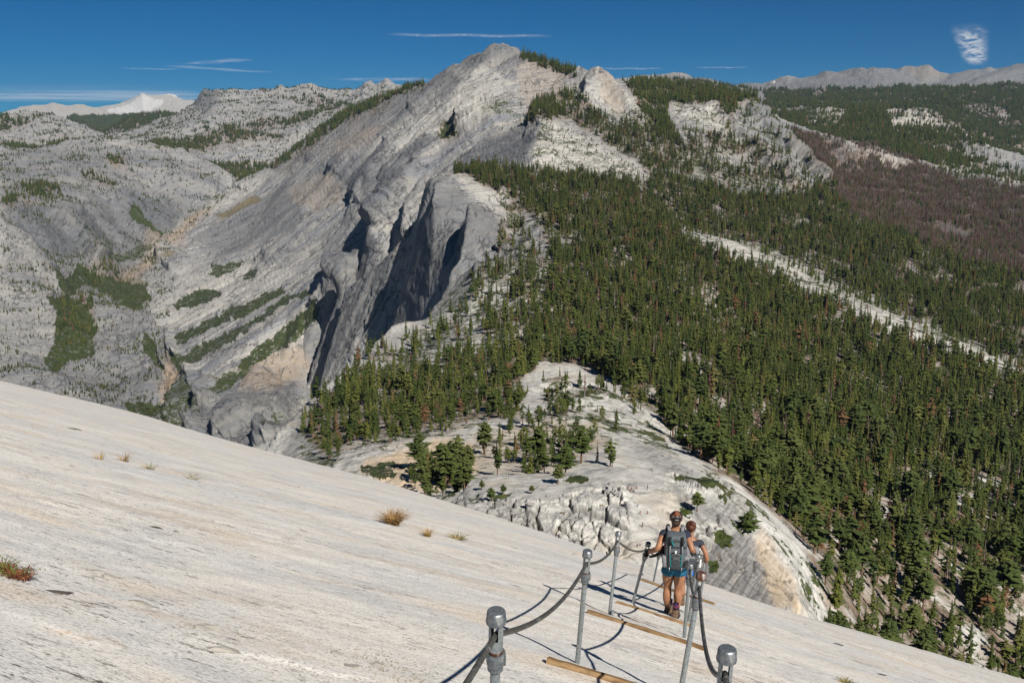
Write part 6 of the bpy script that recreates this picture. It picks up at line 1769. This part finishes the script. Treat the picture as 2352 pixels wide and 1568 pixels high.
BRN = mat_leaf('brown_shrub', [(0, (.12, .075, .03)), (1, (.17, .12, .05))])
BU = [bush_mesh(700 + k, mat=SHR) for k in range(3)]; BUB = bush_mesh(710, mat=BRN)
for (u, v, sx, sy, sz, m, lab) in [
    (1577, 1178, 3.2, 3.2, 2.6, 0, 'rounded green bush beside the woman\'s head, on the cable side of the flank'),
    (1665, 1232, 3.6, 3.0, 3.4, 1, 'large ragged green bush in the middle of the right flank'),
    (1672, 1252, 2.4, 2.2, 2.6, 2, 'lower half of the double bush on the right flank'),
    (1643, 1302, 1.9, 1.9, 3.4, 2, 'narrow green bush just above the lane edge beside the far posts'),
    (1318, 1100, 6.0, 3.0, 1.2, 0, 'flat green mat of shrubs on the sub-dome brow'),
    (1150, 1142, 5.0, 2.4, 1.4, 1, 'dark green mat among the left ledges of the sub-dome'),
    (1095, 1158, 5.0, 2.2, 1.2, 2, 'low green mat on the steep left end of the sub-dome'),
    (1382, 1160, 1.6, 1.4, 1.0, 3, 'rusty brown shrub growing over the block joints'),
    (1290, 1175, 2.0, 1.6, 1.0, 3, 'brown shrub in the gap above the split blocks'),
    (1470, 1102, 1.2, .9, .5, 3, 'small brown tuft above the resting hikers'),
    (1352, 1168, 1.5, 1.2, 1.1, 1, 'small green shrub between the middle blocks'),
    (1626, 1098, 5.0, 2.6, 1.6, 2, 'green shrub mat along the right brow of the sub-dome'),
    (1655, 1146, 4.0, 2.0, 1.3, 0, 'green shrub strip below the right brow')]:
    p, n = on_land(u, v, 232, 380)
    me_ = BUB if m == 3 else BU[m]
    o = link('bush', me_); o.location = p - Vector((0, 0, .15)); o.scale = (sx * .62, sy * .62, sz * .62); o.rotation_euler = (0, 0, u * 1.7)
    tag(o, lab, 'bush', 'shrubs on the sub-dome')

# ------------------------------------------------------------------ tufts on the near slab
def tuft_mesh(seed, n, h, spread, mats, leafy=0):
    g = np.random.default_rng(seed); V = []; F = []; M = []
    for i in range(n):
        a = g.uniform(0, 6.28); r0 = spread * .35 * math.sqrt(g.random()); x0, y0 = r0 * math.cos(a), r0 * math.sin(a)
        L_ = h * g.uniform(.5, 1.1); lean = g.uniform(.2, 1.0) * spread; b = a + g.uniform(-.6, .6)
        w = .0035 + .002 * g.random(); p = np.array([x0, y0, -.01]); k = len(V)
        for s in range(4):
            f = s / 3.0
            q = np.array([x0 + math.cos(b) * lean * f * f, y0 + math.sin(b) * lean * f * f, L_ * f * (1 - .2 * f)])
            ww = w * (1 - .8 * f)
            V += [q + np.array([-math.sin(b) * ww, math.cos(b) * ww, 0]), q - np.array([-math.sin(b) * ww, math.cos(b) * ww, 0])]
        mt = g.integers(0, 2)
        for s in range(3):
            F += [(k + 2 * s, k + 2 * s + 1, k + 2 * s + 3), (k + 2 * s, k + 2 * s + 3, k + 2 * s + 2)]; M += [mt, mt]
        for q_ in range(leafy):
            f = g.uniform(.3, 1); c = np.array([x0 + math.cos(b) * lean * f * f, y0 + math.sin(b) * lean * f * f, L_ * f * (1 - .2 * f)]) + g.normal(size=3) * .008
            e1_ = g.normal(size=3) * .007; e2_ = g.normal(size=3) * .005; k2 = len(V); V += [c - e1_, c + e2_, c + e1_]; F.append((k2, k2 + 1, k2 + 2)); M.append(mt)
    me = mesh_np('tuft', np.array(V), np.array(F), False)
    for m in mats: me.materials.append(m)
    me.polygons.foreach_set('material_index', np.array(M, np.int32)); return me
GOLD = simple('gold_stems', (.40, .26, .09), .9, var=.5, sc=9); OCHR = simple('ochre_leaves', (.22, .10, .035), .9, var=.5, sc=9); OLIV = simple('olive_leaves', (.13, .15, .03), .9, var=.5, sc=9); RDG = simple('red_leaves', (.20, .05, .03), .9, var=.5, sc=9)
for (u, v, n, h, sp, mats, leafy, lab) in [
    (903, 1208, 520, .28, .34, (GOLD, OCHR), 5, 'biggest golden brown tuft on the slab near its brow'),
    (982, 1231, 140, .18, .17, (GOLD, GOLD), 0, 'small dry grass tuft right of the big golden one'),
    (1050, 1238, 150, .10, .30, (OLIV, GOLD), 3, 'low olive tuft, rightmost of the row of three'),
    (285, 1058, 60, .20, .30, (OCHR, GOLD), 1, 'tiny reddish tuft high on the left of the slab'),
    (230, 1053, 40, .14, .25, (GOLD, GOLD), 0, 'tiny straw tuft left of the reddish one'),
    (345, 1077, 50, .16, .25, (GOLD, OLIV), 1, 'tiny straw tuft below and right of the reddish one'),
    (8, 1308, 70, .08, .13, (OLIV, RDG), 5, 'green and red plant at the left edge of the photo'),
    (32, 1322, 90, .07, .15, (RDG, OLIV), 6, 'red-leaved plant growing from the crack at the left'),
    (54, 1330, 50, .06, .10, (RDG, OCHR), 4, 'right end of the red-leaved plant in the left crack'),
    (1943, 1566, 60, .07, .12, (OLIV, GOLD), 2, 'small green tuft on the bottom edge, right of the cables'),
    (440, 1101, 40, .08, .35, (OLIV, OLIV), 2, 'thin green moss line in the middle of the slab')]:
    o = link('grass_tuft', tuft_mesh(int(u), n, h, sp, mats, leafy)); o.location = on_dome(u, v)
    tag(o, lab, 'grass tuft', 'tufts growing on the slab')

# ------------------------------------------------------------------ loose stones and flakes
STONE = simple('loose_granite', (.44, .41, .36), .9, var=.35, sc=30, bump=.01)
STONED = simple('dark_flake_and_shade', (.10, .085, .075), .9, var=.35, sc=30, bump=.01)  # real dark flakes, and the piece that stands for a lip's shadow
def stone_mesh(seed, mat, flat=.5, sub=2):
    bm = bmesh.new(); bmesh.ops.create_icosphere(bm, subdivisions=sub, radius=1)
    off = Vector((seed * 3.7, seed * 1.3, 0))
    for v in bm.verts:
        n_ = mnoise.noise(v.co * 1.1 + off) * .5 + mnoise.noise(v.co * 2.6 + off) * .22
        q = v.co * (1 + n_)
        q.x = round(q.x * 3.2) / 3.2 * .35 + q.x * .65; q.z = (round(q.z * 2.6) / 2.6 * .4 + q.z * .6) * flat
        v.co = q
    me = bpy.data.meshes.new('stone'); bm.to_mesh(me); bm.free(); me.materials.append(mat)
    return me
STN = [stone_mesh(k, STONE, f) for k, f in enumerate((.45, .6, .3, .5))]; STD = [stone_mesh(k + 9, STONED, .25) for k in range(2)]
for (u, v, sx, sy, m, lab) in [
    (322, 1390, .10, .06, 0, 'flat pale flake lying on the left of the slab'),
    (406, 1222, .05, .04, 5, 'small dark pebble in the middle left of the slab'),
    (358, 1212, .10, .05, 4, 'thin brownish flake above the dark pebble'),
    (164, 983, .13, .10, 5, 'left dark stone of a pair near the brow'),
    (176, 985, .16, .10, 5, 'right dark stone of a pair near the brow'),
    (462, 1447, .07, .05, 1, 'left stone of two by the hollow'),
    (480, 1446, .10, .06, 3, 'right stone of two by the hollow'),
    (515, 1496, .11, .05, 0, 'long flake under the two stones'),
    (771, 1506, .05, .04, 1, 'small stone at the upper edge of the grit'),
    (797, 1533, .09, .04, 2, 'flat pale stone in the grit patch'),
    (868, 1533, .06, .05, 3, 'tan stone at the right end of the grit patch'),
    (1325, 1273, .16, .14, 3, 'small tan rock above the second left post'),
    (2021, 1548, .10, .03, 4, 'dark flake on the slab at the lower right'),
    (1921, 1478, .12, .04, 4, 'thin dark flake below the brow on the right'),
    (131, 1358, .11, .035, 5, 'dark lens-shaped piece standing for shade under a lip, right of the red-leaved plant'),  # dark piece put in for the lens of shadow under a rock lip
    (248, 1325, .06, .05, 1, 'small pale stone near the left crack'),
    (694, 1120, .14, .08, 1, 'pale stone on the slab below the brow')]:
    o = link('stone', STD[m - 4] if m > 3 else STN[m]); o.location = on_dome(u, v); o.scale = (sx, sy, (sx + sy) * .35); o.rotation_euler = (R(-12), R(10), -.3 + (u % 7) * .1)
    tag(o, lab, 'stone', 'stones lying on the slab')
# grit gathered in the hollow
V = []; F = []
gg = np.random.default_rng(3)
bmt = bmesh.new()
for k in range(1500):
    u = 830 + gg.normal() * 95; v = 1532 + gg.normal() * 22 + (u - 830) * .12
    if k > 1150: u = 520 + gg.normal() * 60; v = 1455 + gg.normal() * 14
    if v > 1600: continue
    p = on_dome(u, v); s = .003 + .009 * gg.random() ** 2.2
    M = Matrix.Translation(p + Vector((0, 0, s * .1))) @ Euler(gg.uniform(0, 6, 3)).to_matrix().to_4x4() @ Matrix.Diagonal((s, s * gg.uniform(.6, 1), s * .6, 1))
    bmesh.ops.create_icosphere(bmt, subdivisions=1, radius=1, matrix=M)
me = bpy.data.meshes.new('grit'); bmt.to_mesh(me); bmt.free(); me.materials.append(simple('grit_stone', (.36, .32, .26), .95, var=.5, sc=20, bump=.01))
o = link('grit', me); tag(o, 'loose grit gathered in the shallow hollow of the slab', kind='stuff')

# boulders on the saddle and the sub-dome
BOUL = [stone_mesh(30 + k, simple('boulder_granite', (.30, .29, .27), .9, var=.3, sc=2.0, bump=.05), f, 3) for k, f in enumerate((.8, .6, .9, .7))]
for (u, v, s, r0, r1, lab) in [
    (1045, 1040, 2.2, 380, 640, 'pale round boulder standing on the sandy saddle among trees'),
    (1402, 1112, 1.2, 300, 360, 'leftmost rounded block on top of the sub-dome'),
    (1413, 1108, 1.3, 300, 360, 'second rounded block on top of the sub-dome'),
    (1424, 1107, 1.2, 300, 360, 'rightmost rounded block on top of the sub-dome'),
    (1396, 1130, 2.0, 280, 345, 'large rounded block just left of the resting hikers'),
    (1416, 1133, 1.6, 280, 345, 'block with a deep shadow beside the resting hikers'),
    (1690, 1150, 3.2, 250, 360, 'big grey boulder on the right shoulder of the sub-dome'),
    (1702, 1168, 2.6, 250, 360, 'tilted grey boulder below the big one on the right shoulder'),
    (1662, 1118, 3.0, 250, 360, 'fractured pale boulder at the right brow of the sub-dome'),
    (1240, 1120, 1.2, 280, 350, 'angular block on the left brow of the sub-dome'),
    (1262, 1140, 1.4, 270, 345, 'pale block above the split joints on the left'),
    (1215, 1160, 1.6, 260, 340, 'grey block resting on the left ledges'),
    (1182, 1175, 1.8, 255, 330, 'lowest grey block of the left ledges')]:
    p, n = on_land(u, v, r0, r1)
    o = link('boulder', BOUL[int(u) % 4]); o.location = p; o.scale = (s, s * .8, s * .75); o.rotation_euler = (.2, .1, u)
    tag(o, lab, 'boulder', 'boulders on the rock behind')
# ------------------------------------------------------------------ thin high clouds
def mat_cloud(name, sx, sy, lo, hi, dens):
    t = NT(name)
    t.b.inputs['Specular IOR Level'].default_value = 0
    tc = t.n('ShaderNodeTexCoord').outputs['Generated']
    x = t.dot(tc, (1, 0, 0)); y = t.dot(tc, (0, 1, 0))
    n = t.noise(t.comb(t.math('MULTIPLY', x, sx), t.math('MULTIPLY', y, sy), 0.0), 1.0, 6, .62, .8)
    ex = t.math('MULTIPLY', t.rng(x, 0, .25), t.rng(x, 1, .75)); ey = t.math('MULTIPLY', t.rng(y, 0, .4), t.rng(y, 1, .6))
    a = t.math('MULTIPLY', t.math('MULTIPLY', t.rng(n, lo, hi), t.math('MULTIPLY', ex, ey)), dens)
    tr = t.n('ShaderNodeBsdfTransparent'); di = t.n('ShaderNodeBsdfTranslucent'); di.inputs[0].default_value = (.9, .92, .95, 1)
    d2 = t.n('ShaderNodeBsdfDiffuse'); d2.inputs[0].default_value = (.9, .92, .95, 1)
    ad = t.n('ShaderNodeMixShader'); ad.inputs[0].default_value = .4; t.l(di.outputs[0], ad.inputs[1]); t.l(d2.outputs[0], ad.inputs[2])
    mx = t.n('ShaderNodeMixShader'); t.l(a, mx.inputs[0]); t.l(tr.outputs[0], mx.inputs[1]); t.l(ad.outputs[0], mx.inputs[2])
    out = [n for n in t.t.nodes if n.type == 'OUTPUT_MATERIAL'][0]; t.l(mx.outputs[0], out.inputs['Surface'])
    return t.m
def cloud(u0, v0, u1, v1, alt, width, mat, label, arch=0.0):
    """a veil of ice crystals lying level at the given height between two sight lines"""
    pts = []
    a = Vector([float(c) for c in ray(u0, v0)]); b = Vector([float(c) for c in ray(u1, v1)])
    A = a * (alt / a.z); B = b * (alt / b.z)
    ax = (B - A); L_ = ax.length; ax.normalize(); sd_ = Vector((-ax.y, ax.x, 0)).normalized()
    V = []; F = []; nx, ny = 24, 6
    for j in range(ny + 1):
        for i in range(nx + 1):
            x = i / nx * L_; y = (j / ny - .5) * width
            V.append((x, y, 120 * math.sin(i * .7) * .3 + arch * math.sin(math.pi * i / nx)))
    for j in range(ny):
        for i in range(nx):
            k = j * (nx + 1) + i; F.append((k, k + 1, k + nx + 2, k + nx + 1))
    me = bpy.data.meshes.new('cloud'); me.from_pydata(V, [], F); me.update(); me.materials.append(mat)
    o = link('cloud', me)
    M = Matrix((ax, sd_, ax.cross(sd_))).transposed().to_4x4(); M.translation = A
    o.matrix_world = M; o.visible_shadow = True
    tag(o, label, 'cloud', 'thin high clouds')
CA = mat_cloud('contrail_ice', 40, 1.0, .10, .80, .34)
CBm = mat_cloud('veil_ice', 5, 1.6, .30, .75, .45)
CV_ = mat_cloud('low_veil_ice', 3, 3.5, .30, .62, .42)
CC = mat_cloud('puff_ice', 11, 2.6, .30, .70, .85)
cloud(870, 80, 1285, 84, 6500, 3600, CA, 'long thin contrail above the great summit')
cloud(375, 150, 625, 168, 6500, 5200, CA, 'contrail sloping down, middle left of the sky')
cloud(420, 149, 580, 135, 6500, 4600, CBm, 'short wisp above the left contrail')
cloud(270, 157, 420, 160, 6500, 4200, CBm, 'faint streak at the left end of the contrail')
cloud(1370, 158, 1530, 158, 6500, 5200, CA, 'short contrail just right of the twin summits')
cloud(1590, 155, 1720, 156, 6500, 5000, CBm, 'faintest short contrail over the right skyline')
cloud(-500, 220, 640, 222, 3400, 110000, CV_, 'broad pale veil low over the far left mountains')
cloud(760, 184, 1010, 182, 5200, 15000, CBm, 'thin wisps beside the saw-toothed peaks')
# upright-looking puff: runs away from us
a = Vector([float(c) for c in ray(2228, 52)]); b = Vector([float(c) for c in ray(2238, 152)])
cloud(2222, 50, 2244, 152, 6800, 3100, CC, 'bright ribbed cloud standing over the right mountains')

# ------------------------------------------------------------------ air
def haze_box():
    x0, x1, y0, y1, z0, z1 = -36000, 36000, -400, 36000, -3600, 1250
    V = [(x, y, z) for x in (x0, x1) for y in (y0, y1) for z in (z0, z1)]
    F = [(0, 1, 3, 2), (4, 6, 7, 5), (0, 4, 5, 1), (2, 3, 7, 6), (0, 2, 6, 4), (1, 5, 7, 3)]
    me = bpy.data.meshes.new('haze'); me.from_pydata(V, [], F); me.update()
    m = bpy.data.materials.new('haze'); m.use_nodes = True; m.node_tree.nodes.clear()
    out = m.node_tree.nodes.new('ShaderNodeOutputMaterial'); pv = m.node_tree.nodes.new('ShaderNodeVolumePrincipled')
    pv.inputs['Color'].default_value = (.42, .66, 1, 1); pv.inputs['Density'].default_value = HAZE_D; pv.inputs['Anisotropy'].default_value = .1
    m.node_tree.links.new(pv.outputs[0], out.inputs['Volume'])
    me.materials.append(m); o = link('haze', me); o['kind'] = 'stuff'
HAZE_D = 0.000010
haze_box()
